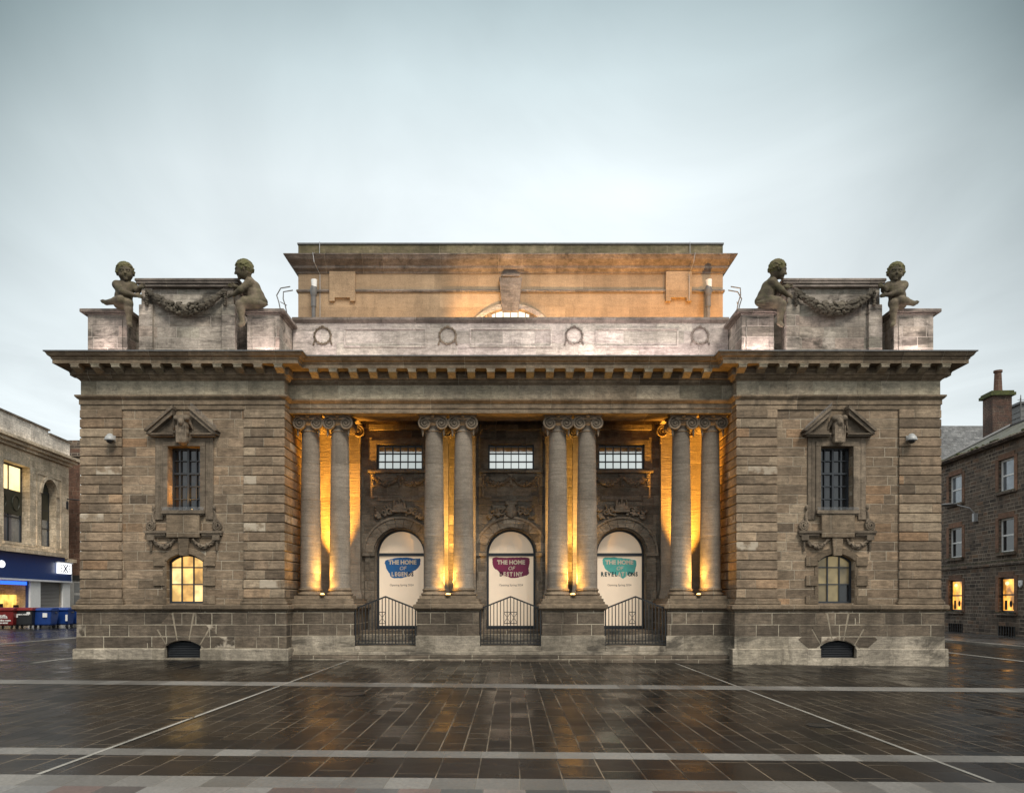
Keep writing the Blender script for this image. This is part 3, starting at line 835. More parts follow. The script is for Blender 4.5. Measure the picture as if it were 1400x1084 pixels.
    # lower window
    fr = obj('window', MB(), M['frame'], MU) if False else None
    mb = MB()
    ring = arch_poly(xc, 0.56, 1.83, 3.13, 0.23); inn = arch_poly(xc, 0.50, 1.89, 3.10, 0.20)
    n_ = len(ring); vs = [(x, 0.22, z) for x, z in ring] + [(x, 0.22, z) for x, z in inn] + [(x, 0.30, z) for x, z in ring] + [(x, 0.30, z) for x, z in inn]
    fs = []
    for i in range(n_):
        j = (i + 1) % n_
        fs += [(i, j, n_ + j, n_ + i), (n_ + i, n_ + j, 3 * n_ + j, 3 * n_ + i), (2 * n_ + j, 2 * n_ + i, 3 * n_ + i, 3 * n_ + j)]
    mb.add(vs, fs)
    for xx in (-0.185, 0.185): mb.box(xc + xx - 0.02, xc + xx + 0.02, 0.225, 0.29, 1.88, 3.30)
    for zz_ in (2.42, 2.95): mb.box(xc - 0.51, xc + 0.51, 0.23, 0.285, zz_ - 0.02, zz_ + 0.02)
    fr = obj('window', mb, M['frame'], MU)
    zr_ = (1.86, 2.42, 2.95, 3.34)
    for a in range(3):
        for b_ in range(3):
            xa_, xb_ = xc - 0.53 + a * 0.3533, xc - 0.53 + (a + 1) * 0.3533
            if b_ < 2: pm = MB().box(xa_, xb_, 0.275, 0.28, zr_[b_], zr_[b_ + 1])
            else: pm = MB().prism_y([(xa_, 2.95), (xb_, 2.95), (xb_, 3.11 + 0.21 * math.sqrt(max(0, 1 - ((xb_ - xc) / 0.56) ** 2))), ((xa_ + xb_) / 2, 3.11 + 0.21 * math.sqrt(max(0, 1 - (((xa_ + xb_) / 2 - xc) / 0.56) ** 2))), (xa_, 3.11 + 0.21 * math.sqrt(max(0, 1 - ((xa_ - xc) / 0.56) ** 2)))], 0.275, 0.28)
            if sgn < 0: mt_ = (('litA', 'litB', 'litC'), ('litC', 'litA', 'litB'), ('litA', 'litB', 'litA'))[b_][a]
            else: mt_ = (('dimB', 'dimA', 'glass'), ('dimA', 'dimA', 'dimB'), ('dimB', 'dimA', 'dimA'))[b_][a]
            obj('pane', pm, M[mt_], fr)
    mb = ring_solid(xc, 0.56, 3.13, 0.23, 0.20, -0.05, 0.0, 20)
    for s2 in (-1, 1):
        mb.box(xc + s2 * 0.56, xc + s2 * 0.68, -0.03, 0, 1.80, 3.11)
        for (za, zb) in ((1.80, 2.07), (2.37, 2.69), (2.98, 3.27)):
            mb.box(xc + s2 * 0.60, xc + s2 * 0.96, -0.065, 0, za, zb)
    obj('window_surround', mb, M['trim'], MU, bevel=0.012)
    mb = MB().prism_y([(xc - 0.13, 3.30), (xc + 0.13, 3.30), (xc + 0.17, 3.86), (xc - 0.17, 3.86)], -0.13, 0)
    obj('keystone', mb, M['trim'], MU, bevel=0.012)

    # ---- attic above the pavilion: two pedestals, a tall block between them, garland
    def X(a): return sgn * a
    def blk(name, a, b_, y0, y1, z0, z1, mat_, **k): return obj(name, MB().box(X(a), X(b_), y0, y1, z0, z1), mat_, MU, **k)
    o_ = MB().box(X(11.98), X(13.22), 0.15, 3.2, 9.40, 10.84); o_.box(X(12.12), X(13.05), 0.125, 0.2, 9.62, 10.72)
    obj('attic_pedestal', o_, M['attic'], MU, bevel=0.012)
    o_ = MB().box(X(11.93), X(13.27), 0.10, 3.25, 9.40, 9.56); o_.box(X(11.93), X(13.27), 0.10, 3.25, 10.84, 10.89); o_.box(X(11.86), X(13.42), 0.03, 3.3, 10.89, 11.0)
    obj('pedestal_cap', o_, M['hallcor'], MU, bevel=0.015)
    o_ = MB().box(X(7.22), X(8.24), 0.15, 3.2, 9.40, 10.84); o_.box(X(7.36), X(8.08), 0.125, 0.2, 9.62, 10.72)
    obj('attic_pedestal', o_, M['attic'], MU, bevel=0.012)
    o_ = MB().box(X(7.17), X(8.29), 0.10, 3.25, 9.40, 9.56); o_.box(X(7.17), X(8.29), 0.10, 3.25, 10.84, 10.89); o_.box(X(7.05), X(8.38), 0.03, 3.3, 10.89, 11.0)
    obj('pedestal_cap', o_, M['hallcor'], MU, bevel=0.015)
    o_ = MB().box(X(8.66), X(11.54), 0.22, 3.2, 9.40, 11.68)
    o_.box(X(8.60), X(9.02), 0.10, 0.3, 9.40, 11.15); o_.box(X(11.18), X(11.60), 0.10, 0.3, 9.40, 11.15)
    o_.box(X(8.66), X(9.0), 0.14, 0.3, 11.15, 11.68); o_.box(X(11.2), X(11.54), 0.14, 0.3, 11.15, 11.68)
    o_.box(X(9.02), X(11.18), 0.14, 0.3, 9.40, 9.70); o_.box(X(9.02), X(11.18), 0.18, 0.3, 9.70, 9.76)
    obj('attic_block', o_, M['attic'], MU, bevel=0.012)
    o_ = MB().box(X(8.60), X(11.60), 0.06, 3.25, 11.68, 11.77); o_.box(X(8.48), X(11.66), 0.02, 3.3, 11.77, 11.84); o_.box(X(8.45), X(11.69), 0.0, 3.32, 11.84, 11.93)
    obj('attic_cap', o_, M['hallcor'], MU, bevel=0.015)
    blk('attic_recess', 8.24, 12.0, 0.75, 3.0, 9.38, 10.80, M['attic'])
    gm = obj('garland', garland_mesh(2.40, 0.56, 0.055, 0.21, None, 0.015, 21 + sgn, 260, 0.056), M['garland'], MU)
    gm.location = (X(10.1), 0.06, 11.55)
    mb = MB()
    for s2 in (-1, 1):
        for k in range(7): mb.ball((X(10.1) + s2 * (1.21 + 0.02 * (k % 2)), 0.03, 11.53 - 0.07 * k), (0.055, 0.06, 0.05), 8, 6)
    obj('garland_tail', mb, M['garland'], MU, smooth=60)

# portico -----------------------------------------------------------------------
DCX = (-3.87, 0.02, 3.87)
doorcut = MB(); wincut = MB()
for dx in DCX:
    doorcut.prism_y(arch_poly(dx, 0.86, 0.93, 3.57, 0.86, 28), BW - 0.5, BW + 0.62)
    wincut.box(dx - 0.80, dx + 0.80, BW - 0.5, BW + 0.30, 6.50, 7.36)
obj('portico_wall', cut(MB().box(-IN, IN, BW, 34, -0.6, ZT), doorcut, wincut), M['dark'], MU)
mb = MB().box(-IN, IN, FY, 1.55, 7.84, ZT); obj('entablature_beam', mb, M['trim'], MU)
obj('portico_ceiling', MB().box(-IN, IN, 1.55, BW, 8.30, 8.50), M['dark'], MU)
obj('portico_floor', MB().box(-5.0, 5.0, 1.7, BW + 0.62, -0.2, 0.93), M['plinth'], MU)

CPATH = [(-HW, 34), (-HW, 0), (-IN, 0), (-IN, FY), (IN, FY), (IN, 0), (HW, 0), (HW, 34)]
obj('architrave', MB().sweep([(-0.02, 7.84), (0.045, 7.84), (0.045, 7.98), (0.075, 7.985), (0.075, 8.13), (0.11, 8.15), (0.155, 8.20), (0.17, 8.22), (0.17, 8.265), (-0.02, 8.275)], CPATH), M['trim'], MU)
obj('frieze', MB().sweep([(-0.02, 8.275), (0.035, 8.275), (0.035, 8.72), (-0.02, 8.72)], CPATH), M['frieze'], MU)
cor = obj('cornice', MB().sweep([(-0.02, 8.72), (0.05, 8.72), (0.07, 8.75), (0.12, 8.78), (0.17, 8.85), (0.22, 8.87), (0.22, 9.10), (0.60, 9.105), (0.60, 9.22), (0.63, 9.235), (0.63, 9.27), (0.70, 9.32), (0.745, 9.40), (0.76, 9.41), (0.76, 9.44), (-0.02, 9.50)], CPATH), M['trim'], MU)
obj('lead_flashing', MB().sweep([(0.60, 9.462), (0.772, 9.442), (0.772, 9.418), (0.785, 9.418), (0.785, 9.452), (0.60, 9.476)], CPATH), M['lead'], cor)
mm = MB(); mm.prism_x([(-0.20, 0.0), (-0.555, 0.0), (-0.575, -0.03), (-0.575, -0.10), (-0.54, -0.125), (-0.46, -0.12), (-0.36, -0.165), (-0.26, -0.20), (-0.20, -0.21)], -0.12, 0.12)
mm.prism_x([(-0.20, 0.0), (-0.59, 0.0), (-0.59, -0.028), (-0.20, -0.028)], -0.14, 0.14)
mm.grow(1, (0, 0, 9.102)); mod_me = mm.mesh('modillion')
def modillion(x, y, rz=0):
    o = obj('modillion', mod_me, M['frieze'], cor); o.location = (x, y, 0); o.rotation_euler = (0, 0, rz)
for sgn in (-1, 1):
    for k in range(11): modillion(sgn * (7.06 + 0.618 * k), 0)
    for k in range(5): modillion(sgn * HW, 0.45 + 0.618 * k, rad(90) * sgn)
for k in range(-10, 11): modillion(k * 0.612, FY)

# pedestals under the columns, steps
def pedestal(path, x0, x1):
    obj('column_pedestal', MB().box(x0, x1, FY + 0.005, BW, -0.2, 1.62), M['plinth'], MU)
    obj('pedestal_base', MB().sweep([(-0.05, -0.2), (0.035, -0.2), (0.035, 0.80), (-0.05, 0.80)], path), M['base'], MU)
    obj('pedestal_ledge', MB().sweep([(-0.10, 1.60), (0.02, 1.60), (0.05, 1.63), (0.10, 1.66), (0.11, 1.68), (0.11, 1.77), (0.09, 1.79), (0.02, 1.81), (0.02, 1.87), (-0.02, 1.89), (-0.02, 1.975), (-0.10, 1.98)], path), M['trim'], MU)
    obj('pedestal_top', MB().box(x0 + 0.05, x1 - 0.05, FY + 0.06, BW, 1.62, 1.978), M['trim'], MU)
for s2 in (-1, 1):
    p = [(-IN, FY), (-4.97, FY), (-4.97, BW)]
    if s2 > 0: p = [(-a, b) for a, b in p[::-1]]
    x0, x1 = sorted((s2 * IN, s2 * 4.97)); pedestal(p, x0, x1)
    p = [(-2.97, BW), (-2.97, FY), (-1.0, FY), (-1.0, BW)]
    if s2 > 0: p = [(-a, b) for a, b in p[::-1]]
    x0, x1 = sorted((s2 * 2.97, s2 * 1.0)); pedestal(p, x0, x1)
obj('step', MB().box(-6.92, 6.92, 0.18, 1.0, -0.4, 0.19), M['plinth'], MU, bevel=0.015)
obj('step', MB().box(-6.90, 6.90, 0.36, 1.0, 0.19, 0.31), M['base'], MU, bevel=0.015)
for dx, (xa, xb) in zip(DCX, ((-4.93, -3.0), (-0.97, 0.97), (3.0, 4.93))):
    obj('step', MB().box(xa, xb, 0.44, 1.9, 0.31, 0.47), M['base'], MU, bevel=0.015)
    for k in range(3):
        obj('step', MB().box(xa, xb, 1.05 + 0.32 * k, 1.9, 0.47 + 0.153 * k, 0.47 + 0.153 * (k + 1)), M['base'] if k < 2 else M['plinth'], MU, bevel=0.012)

# columns -------------------------------------------------------------------
def volute(mb, cx, cz, y, s, R=0.185, turns=2.35):
    """raised spiral scroll facing the viewer; s = side"""
    pts = []; rs = []
    for k in range(64):
        t = k / 63; a = math.pi / 2 + s * (-t * turns * 2 * math.pi); r = R * (1 - t) ** 1.05 + 0.028
        pts.append((cx + r * math.cos(a), y, cz + r * math.sin(a))); rs.append(0.036 * (1 - 0.62 * t))
    mb.tube(pts, rs, 6)
    mb.ball((cx, y, cz), (0.04, 0.035, 0.04), 8, 6)

def capital_mesh(depth):
    """Ionic capital: centred on x=y=0, underside of the beam at z=0"""
    mb = MB()
    def sq(a, k):   # concave-sided abacus outline
        pts = []
        for q_ in range(4):
            for j in range(6):
                t = j / 6 * 2 - 1; xx = t * a; yy = -(a - k * (1 - t * t))
                ca, sa = [(1, 0), (0, 1), (-1, 0), (0, -1)][q_]
                pts.append((xx * ca - yy * sa, (xx * sa + yy * ca) * depth))
        return pts
    for (z0, z1, a) in ((-0.045, 0.0, 0.44), (-0.085, -0.05, 0.41)):
        o_ = sq(a, 0.05); n = len(o_)
        mb.add([(x, y, z0) for x, y in o_] + [(x, y, z1) for x, y in o_], [tuple(range(n - 1, -1, -1)), tuple(range(n, 2 * n))] + [(i, (i + 1) % n, n + (i + 1) % n, n + i) for i in range(n)])
    mb.box(-0.36, 0.36, -0.36 * depth, 0.36 * depth, -0.17, -0.085)
    for s in (-1, 1):
        for f in (-1, 1):
            volute(mb, s * 0.265, -0.265, f * 0.385 * depth, s)
            mb.prism_y([(s * 0.265 + 0.19 * math.cos(2 * math.pi * k / 24), -0.265 + 0.19 * math.sin(2 * math.pi * k / 24)) for k in range(24)], min(f * 0.36 * depth, f * 0.25 * depth), max(f * 0.36 * depth, f * 0.25 * depth))
        pts = [(s * 0.265, yy * depth, -0.265) for yy in (-0.3, -0.15, 0, 0.15, 0.3)]
        mb.tube(pts, [0.19, 0.15, 0.12, 0.15, 0.19], 18)
        for k in range(5):   # husk drops hanging beside the neck
            mb.ball((s * 0.335, -0.30 * depth, -0.47 - 0.045 * k), (0.045 - 0.005 * k, 0.045, 0.035), 8, 5)
        mb.tube([(s * 0.02, -0.40 * depth, -0.12), (s * 0.12, -0.40 * depth, -0.13), (s * 0.26, -0.385 * depth, -0.085)], [0.02, 0.025, 0.03], 6)
    for k in range(9):       # egg and dart under the abacus
        mb.ball((-0.16 + 0.04 * k, -0.35 * depth, -0.21), (0.018, 0.03, 0.04), 6, 5)
    mb.ball((0, -0.42 * depth, -0.04), (0.07, 0.05, 0.05), 8, 6)
    return mb

def column_parts():
    base = MB().box(-0.43, 0.43, -0.43, 0.43, 0.0, 0.09)
    pr = [(0.42, 0.09)]
    for k in range(9): a = -math.pi / 2 + math.pi * k / 8; pr.append((0.375 + 0.05 * math.cos(a), 0.14 + 0.05 * math.sin(a)))
    pr += [(0.37, 0.195), (0.355, 0.215), (0.355, 0.235), (0.365, 0.25)]
    for k in range(7): a = -math.pi / 2 + math.pi * k / 6; pr.append((0.355 + 0.03 * math.cos(a), 0.28 + 0.03 * math.sin(a)))
    pr += [(0.345, 0.32), (0.34, 0.34)]
    base.lathe(pr, 0, 0, 40)
    sh = MB(); prof = [(0.345, 0.335), (0.335, 0.37)]
    for k in range(15):
        t = k / 14; prof.append((0.333 - 0.058 * t ** 1.7, 0.40 + t * (5.33 - 0.40)))
    prof += [(0.272, 5.36), (0.30, 5.365), (0.305, 5.39), (0.295, 5.41), (0.272, 5.415), (0.27, 5.50), (0.30, 5.54), (0.345, 5.60), (0.33, 5.68)]
    sh.lathe(prof, 0, 0, 48)
    return base, sh
cb, csh = column_parts()
cb_me = cb.mesh('base'); cs_me = csh.mesh('shaft'); cc_me = capital_mesh(1.0).mesh('capital')
CAX = 1.08
CPX = []
for pc in (-6.0, -2.0, 2.0, 6.0):
    for s2 in (-1, 1): CPX.append(pc + s2 * 0.475)
for cxx in CPX:
    c0 = obj('column', cs_me, M['column'], MU, smooth=45); c0.location = (cxx, CAX, 1.98)
    b0 = obj('column_base', cb_me, M['trim'], c0, smooth=45)
    k0 = obj('capital', cc_me, M['carve'], c0, smooth=50); k0.location = (0, 0, 5.86)
# pilasters on the portico wall behind the columns
pil_cap = capital_mesh(0.42).mesh('pilaster_capital')
for pc in (-6.0, -2.0, 2.0, 6.0):
    for s2 in (-1, 1):
        x = pc + s2 * 0.475
        mb = MB().box(x - 0.325, x + 0.325, BW - 0.28, BW, 2.30, 7.72); mb.box(x - 0.40, x + 0.40, BW - 0.36, BW, 1.95, 2.12); mb.box(x - 0.365, x + 0.365, BW - 0.32, BW, 2.12, 2.22); mb.box(x - 0.345, x + 0.345, BW - 0.30, BW, 2.22, 2.30)
        o = obj('wall_pilaster', mb, M['column'], MU)
        k0 = obj('capital', pil_cap, M['carve'], o, smooth=50); k0.location = (x, BW - 0.15, 8.02)
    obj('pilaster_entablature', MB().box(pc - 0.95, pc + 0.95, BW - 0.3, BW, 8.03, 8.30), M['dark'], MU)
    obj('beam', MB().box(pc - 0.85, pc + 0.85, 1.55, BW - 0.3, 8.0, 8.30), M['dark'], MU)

# bays between: doors, arches, crests, panels, upper windows
def text_mesh(body, size, align='CENTER', bold=0.0, extr=0.002, shear=0.0):
    cu = bpy.data.curves.new('t', 'FONT'); cu.body = body; cu.size = size; cu.align_x = align; cu.align_y = 'CENTER'
    cu.extrude = extr; cu.offset = bold; cu.resolution_u = 3; cu.shear = shear
    o = bpy.data.objects.new('t', cu); COL.objects.link(o)
    me = eval_mesh(o); bpy.data.objects.remove(o, do_unlink=True)
    for v in me.vertices: v.co = (v.co.x, -v.co.z, v.co.y)
    me.materials.clear(); return me

def text(body, x, y, z, size, mat_, parent, bold=0.0, sx=1.0, name='lettering', shear=0.0):
    o = obj(name, text_mesh(body, size, bold=bold, shear=shear), mat_, parent); o.location = (x, y, z); o.scale = (sx, 1, 1); return o

BLOB = {0: [(-0.62, 0.22), (-0.42, 0.29), (0.0, 0.35), (0.45, 0.31), (0.63, 0.30), (0.62, 0.10), (0.50, -0.07), (0.28, -0.20), (0.14, -0.33), (-0.08, -0.38), (-0.38, -0.36), (-0.47, -0.20), (-0.58, -0.02)],
        1: [(-0.66, 0.20), (-0.62, 0.35), (-0.2, 0.345), (0.2, 0.36), (0.60, 0.34), (0.66, 0.20), (0.62, -0.05), (0.62, -0.24), (0.42, -0.32), (0.08, -0.38), (-0.15, -0.33), (-0.36, -0.24), (-0.46, -0.12), (-0.62, 0.0)],
        2: [(-0.60, 0.22), (-0.54, 0.34), (-0.2, 0.36), (0.2, 0.31), (0.50, 0.27), (0.60, 0.20), (0.58, 0.0), (0.52, -0.18), (0.30, -0.28), (0.14, -0.40), (0.02, -0.32), (-0.2, -0.24), (-0.40, -0.14), (-0.54, 0.02)]}
WORDS = {0: ('LEGENDS', M['blue'], M['ink_blue']), 1: ('DESTINY', M['crimson'], M['ink_crimson']), 2: ('REVELATIONS', M['teal'], M['ink_teal'])}
def inside(px_, pz_, poly):
    c_ = False; n_ = len(poly)
    for a_ in range(n_):
        (x1, z1), (x2, z2) = poly[a_], poly[(a_ + 1) % n_]
        if (z1 > pz_) != (z2 > pz_) and px_ < (x2 - x1) * (pz_ - z1) / (z2 - z1) + x1: c_ = not c_
    return c_
crest_me = None
for bi, dx in enumerate(DCX):
    DY = BW + 0.50
    # door with fanlight
    oz = arch_poly(dx, 0.86, 0.93, 3.57, 0.86, 28)
    mb = MB(); fw = 0.07
    for s2 in (-1, 1): mb.box(dx + s2 * 0.86, dx + s2 * (0.86 - fw), DY - 0.06, DY + 0.04, 0.93, 3.57)
    mb.box(dx - 0.79, dx + 0.79, DY - 0.062, DY + 0.04, 3.49, 3.60); mb.box(dx - 0.79, dx + 0.79, DY - 0.06, DY + 0.04, 0.93, 1.03)
    ri = [(dx + (0.86) * math.cos(math.pi * k / 28), 3.57 + 0.86 * math.sin(math.pi * k / 28)) for k in range(29)] + [(dx + (0.86 - fw) * math.cos(math.pi * k / 28), 3.57 + (0.86 - fw) * math.sin(math.pi * k / 28)) for k in range(28, -1, -1)]
    mb.prism_y(ri, DY - 0.058, DY + 0.04)
    dr = obj('door', mb, M['frame'], MU)
    obj('door_panel', MB().box(dx - 0.79, dx + 0.79, DY, DY + 0.02, 1.03, 3.49), M['poster'], dr)
    obj('fanlight', MB().prism_y(arch_poly(dx, 0.79, 3.60, 3.605, 0.785, 28), DY, DY + 0.02), M['posterfan'], dr)
    wd, mcol, mink = WORDS[bi]
    bx = dx + (0.03, 0.0, 0.0)[bi]
    pts = BLOB[bi]; sm = []
    n = len(pts)
    for i in range(n):
        p0, p1, p2, p3 = [pts[(i + k - 1) % n] for k in range(4)]
        for j in range(6):
            t = j / 6
            sm.append(tuple(0.5 * ((2 * p1[a]) + (-p0[a] + p2[a]) * t + (2 * p0[a] - 5 * p1[a] + 4 * p2[a] - p3[a]) * t * t + (-p0[a] + 3 * p1[a] - 3 * p2[a] + p3[a]) * t ** 3) for a in (0, 1)))
    rn = random.Random(bi)
    sm = [(bx + x + rn.uniform(-.010, .010), 3.10 + z + rn.uniform(-.010, .010)) for x, z in sm]
    obj('painted_patch', MB().prism_y(sm, DY - 0.004, DY), mcol, dr)
    text('THE HOME', bx, DY - 0.007, 3.27, 0.20, M['cream'], dr, 0.009, sx=1.0)
    text('OF', bx, DY - 0.007, 3.06, 0.185, M['cream'], dr, 0.002, shear=0.25)
    size = 0.20; wtot = {0: 0.82, 1: 0.82, 2: 1.34}[bi]; step_ = wtot / len(wd)
    for i, ch in enumerate(wd):   # letters that run past the edge of the patch turn dark
        cxl = bx + (i - (len(wd) - 1) / 2) * step_
        text(ch, cxl, DY - 0.007, 2.85, size, M['cream'] if inside(cxl, 2.83, sm) else mink, dr, 0.010, sx=0.80 if bi < 2 else 0.80)
    text('Opening Spring 2024', dx, DY - 0.007, 2.47, 0.10, M['ink'], dr, 0.0)
    if bi == 1:
        mb = MB().prism_y([(dx - 0.03, 4.28), (dx + 0.03, 4.28), (dx + 0.06, 3.98), (dx + 0.15, 3.85), (dx + 0.15, 3.66), (dx - 0.15, 3.66), (dx - 0.15, 3.85), (dx - 0.06, 3.98)], DY - 0.003, DY)
        for s2 in (-1, 1): mb.box(dx + s2 * 0.26, dx + s2 * 0.42, DY - 0.003, DY, 3.66, 3.82)
        obj('faint_reflection', mb, M['faint'], dr)  # reflected spire and windows painted on as flat colour
    # stone arch with voussoirs, moulded edge, imposts and jambs
    mb = MB(); nv = 11
    for k in range(nv):
        a0 = math.pi * k / nv + 0.006; a1 = math.pi * (k + 1) / nv - 0.006; p = []
        for j in range(5): a = a0 + (a1 - a0) * j / 4; p.append((dx + 0.90 * math.cos(a), 3.57 + 0.90 * math.sin(a)))
        for j in range(4, -1, -1): a = a0 + (a1 - a0) * j / 4; p.append((dx + 1.20 * math.cos(a), 3.57 + 1.20 * math.sin(a)))
        mb.prism_y(p, BW - 0.09, BW)
    p = [(dx + 1.20 * math.cos(math.pi * k / 28), 3.57 + 1.20 * math.sin(math.pi * k / 28)) for k in range(29)] + [(dx + 1.27 * math.cos(math.pi * k / 28), 3.57 + 1.27 * math.sin(math.pi * k / 28)) for k in range(28, -1, -1)]
    mb.prism_y(p, BW - 0.13, BW)
    for s2 in (-1, 1):
        mb.box(dx + s2 * 0.88, dx + s2 * 1.20, BW - 0.07, BW, 0.93, 3.47); mb.box(dx + s2 * 0.86, dx + s2 * 1.28, BW - 0.14, BW, 3.47, 3.57)
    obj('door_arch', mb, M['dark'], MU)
    # crest over the arch: shield or crown between scrolled foliage
    rn = random.Random(40 + bi); c = Clay((-1.0, -0.30, -0.5), (1.0, 0.06, 0.62), 0.018)
    if bi == 1:
        c.ell((0, -0.08, 0.0), (0.19, 0.14, 0.26), 0.02); c.ell((0, -0.15, 0.02), (0.10, 0.08, 0.16), 0.02); c.cap((-0.16, -0.1, 0.26), (0.16, -0.1, 0.26), 0.05, 0.05, 0.02)
        for k in range(5): c.ell((-0.16 + 0.08 * k, -0.1, 0.34), 0.045, 0.01)
    else:
        c.ell((0, -0.06, 0.1), (0.22, 0.14, 0.15), 0.03)
        for k in range(5): c.cap((-0.2 + 0.1 * k, -0.10, 0.10), (-0.16 + 0.08 * k, -0.10, 0.30 + 0.08 * (k % 2 == 0)), 0.04, 0.03, 0.012)
        c.ell((0, -0.1, 0.42), 0.055, 0.01); c.cap((-0.24, -0.12, 0.0), (0.24, -0.12, 0.0), 0.05, 0.05, 0.015)
    for s2 in (-1, 1):
        for kk in range(3):
            cx0, cz0, R0 = s2 * (0.34 + 0.2 * kk), 0.02 - 0.10 * kk + 0.06 * (kk % 2), 0.15 - 0.025 * kk
            prev = None
            for k in range(14):
                a = s2 * k * 0.62 + kk * 1.3; r = R0 * (1 - k / 16); pnt = (cx0 + r * math.cos(a), -0.06, cz0 + r * math.sin(a))
                if prev: c.cap(prev, pnt, 0.034, 0.03, 0.01)
                prev = pnt
        for k in range(16):
            c.ell((s2 * rn.uniform(0.2, 0.85), -0.06, rn.uniform(-0.24, 0.2) * (1.1 - 0.4 * rn.random())), rn.uniform(0.03, 0.06), 0.01)
    o = obj('crest', c.mesh(), M['darktrim'], MU); o.location = (dx, BW - 0.02, 5.02)
    # carved panel with stepped lower corners and a double swag
    z1, z0 = 6.33, 5.42
    outl = [(-0.98, z1), (-0.98, z0 + 0.12), (-0.72, z0 + 0.12), (-0.72, z0), (0.72, z0), (0.72, z0 + 0.12), (0.98, z0 + 0.12), (0.98, z1)]
    mb = MB()
    for i in range(len(outl) - 1):
        (xa, za), (xb, zb) = outl[i], outl[i + 1]
        if abs(xa - xb) < 1e-6: mb.box(dx + xa - 0.03, dx + xa + 0.03, BW - 0.05, BW, min(za, zb) - 0.03, max(za, zb) + 0.03)
        else: mb.box(dx + min(xa, xb) + 0.03, dx + max(xa, xb) - 0.03, BW - 0.047, BW, za - 0.03, za + 0.03)
    obj('panel_moulding', mb, M['darktrim'], MU)
    for s2 in (-1, 1):
        o = obj('swag', garland_mesh(0.86, 0.22, 0.045, 0.10, None, 0.015, 60 + bi * 2 + s2, 46, 0.042), M['carve'], MU); o.location = (dx + s2 * 0.46, BW - 0.07, 6.22)
    mb = MB()
    for xx in (-0.92, 0, 0.92):
        for k in range(6): mb.ball((dx + xx + 0.012 * ((k * 7) % 3 - 1), BW - 0.04, 6.30 - 0.075 * k), (0.055 + 0.025 * (k == 0) + (0.035 if xx == 0 and k < 3 else 0), 0.06, 0.05), 8, 6)
    obj('swag_drop', mb, M['darktrim'], MU, smooth=60)
    # window above
    fr = obj('window', bars(dx - 0.80, dx + 0.80, 6.50, 7.36, 6, 3, BW + 0.12, t=0.03, ft=0.05), M['frame'], MU)
    obj('pane', MB().prism_x([(BW + 0.175, 6.51), (BW + 0.18, 6.51), (BW + 0.205, 7.35), (BW + 0.200, 7.35)], dx - 0.79, dx + 0.79), M['mirror'], fr)
    mb = MB()
    for s2 in (-1, 1): mb.box(dx + s2 * 0.80, dx + s2 * 0.98, BW - 0.08, BW, 6.50, 7.50); mb.box(dx + s2 * 0.98, dx + s2 * 1.08, BW - 0.05, BW, 6.44, 7.60)
    mb.box(dx - 0.8, dx + 0.8, BW - 0.08, BW, 7.36, 7.50); mb.box(dx - 0.98, dx + 0.98, BW - 0.052, BW, 7.50, 7.60); mb.box(dx - 1.1, dx + 1.1, BW - 0.14, BW, 6.37, 6.44)
    obj('window_surround', mb, M['darktrim'], MU)
    mb = MB(); mb.box(dx - 1.05, dx + 1.05, BW - 0.12, BW, 7.85, 8.03); obj('wall_moulding', mb, M['dark'], MU)

# parapet over the portico -----------------------------------------------------
PY = 1.6
mb = MB().box(-7.2, 7.2, PY, 3.0, 9.35, 11.08); obj('parapet', mb, M['parapet'], MU)
mb = MB().sweep([(-0.5, 11.08), (0.02, 11.08), (0.05, 11.12), (0.10, 11.16), (0.11, 11.24), (-0.5, 11.25)], [(-7.2, PY), (7.2, PY)]); mb.box(-7.2, 7.2, PY - 0.05, PY, 9.35, 9.72)
obj('parapet_cap', mb, M['hallcor'], MU)
obj('roof', MB().box(-7.2, 7.2, 3.0, 34, 9.3, 9.55), M['lead'], MU)
for sgn in (-1, 1): obj('roof', MB().box(sgn * 7.2, sgn * 13.25, 3.0, 34, 9.3, 9.56), M['lead'], MU)
for (xa, xb) in ((-5.5, -2.78), (-1.35, 1.37), (2.8, 5.55)):
    mb = MB()
    for q_ in ((xa, xb, 10.86, 10.91), (xa, xb, 10.28, 10.33), (xa, xa + 0.05, 10.33, 10.86), (xb - 0.05, xb, 10.33, 10.86)):
        mb.box(q_[0], q_[1], PY - 0.035, PY, q_[2], q_[3])
    obj('parapet_panel', mb, M['parapet'], MU)
for k, wxp in enumerate((-6.21, -2.08, 2.1, 6.26)):
    rn = random.Random(k); c = Clay((-0.5, -0.16, -0.5), (0.5, 0.05, 0.5), 0.016)
    for i in range(28):
        a = 2 * math.pi * i / 28; a2 = 2 * math.pi * (i + 1) / 28
        c.cap((0.27 * math.cos(a), -0.01, 0.27 * math.sin(a)), (0.27 * math.cos(a2), -0.01, 0.27 * math.sin(a2)), 0.03, 0.03, 0.01)
        if i % 2 == 0:
            for rr_ in (0.235, 0.315): c.cap((0.27 * math.cos(a), -0.03, 0.27 * math.sin(a)), (rr_ * math.cos(a + 0.16), -0.045, rr_ * math.sin(a + 0.16)), 0.022, 0.012, 0.005)
    for s2 in (-1, 1): c.cap((s2 * 0.26, -0.02, -0.15), (s2 * 0.30, -0.02, -0.29), 0.025, 0.03, 0.01)
    c.ell((0, -0.03, 0.30), (0.06, 0.04, 0.04), 0.01)
    o = obj('wreath', c.mesh(), M['hallcor'] if k > 1 else M['carve'], MU); o.location = (wxp, PY, 10.66)

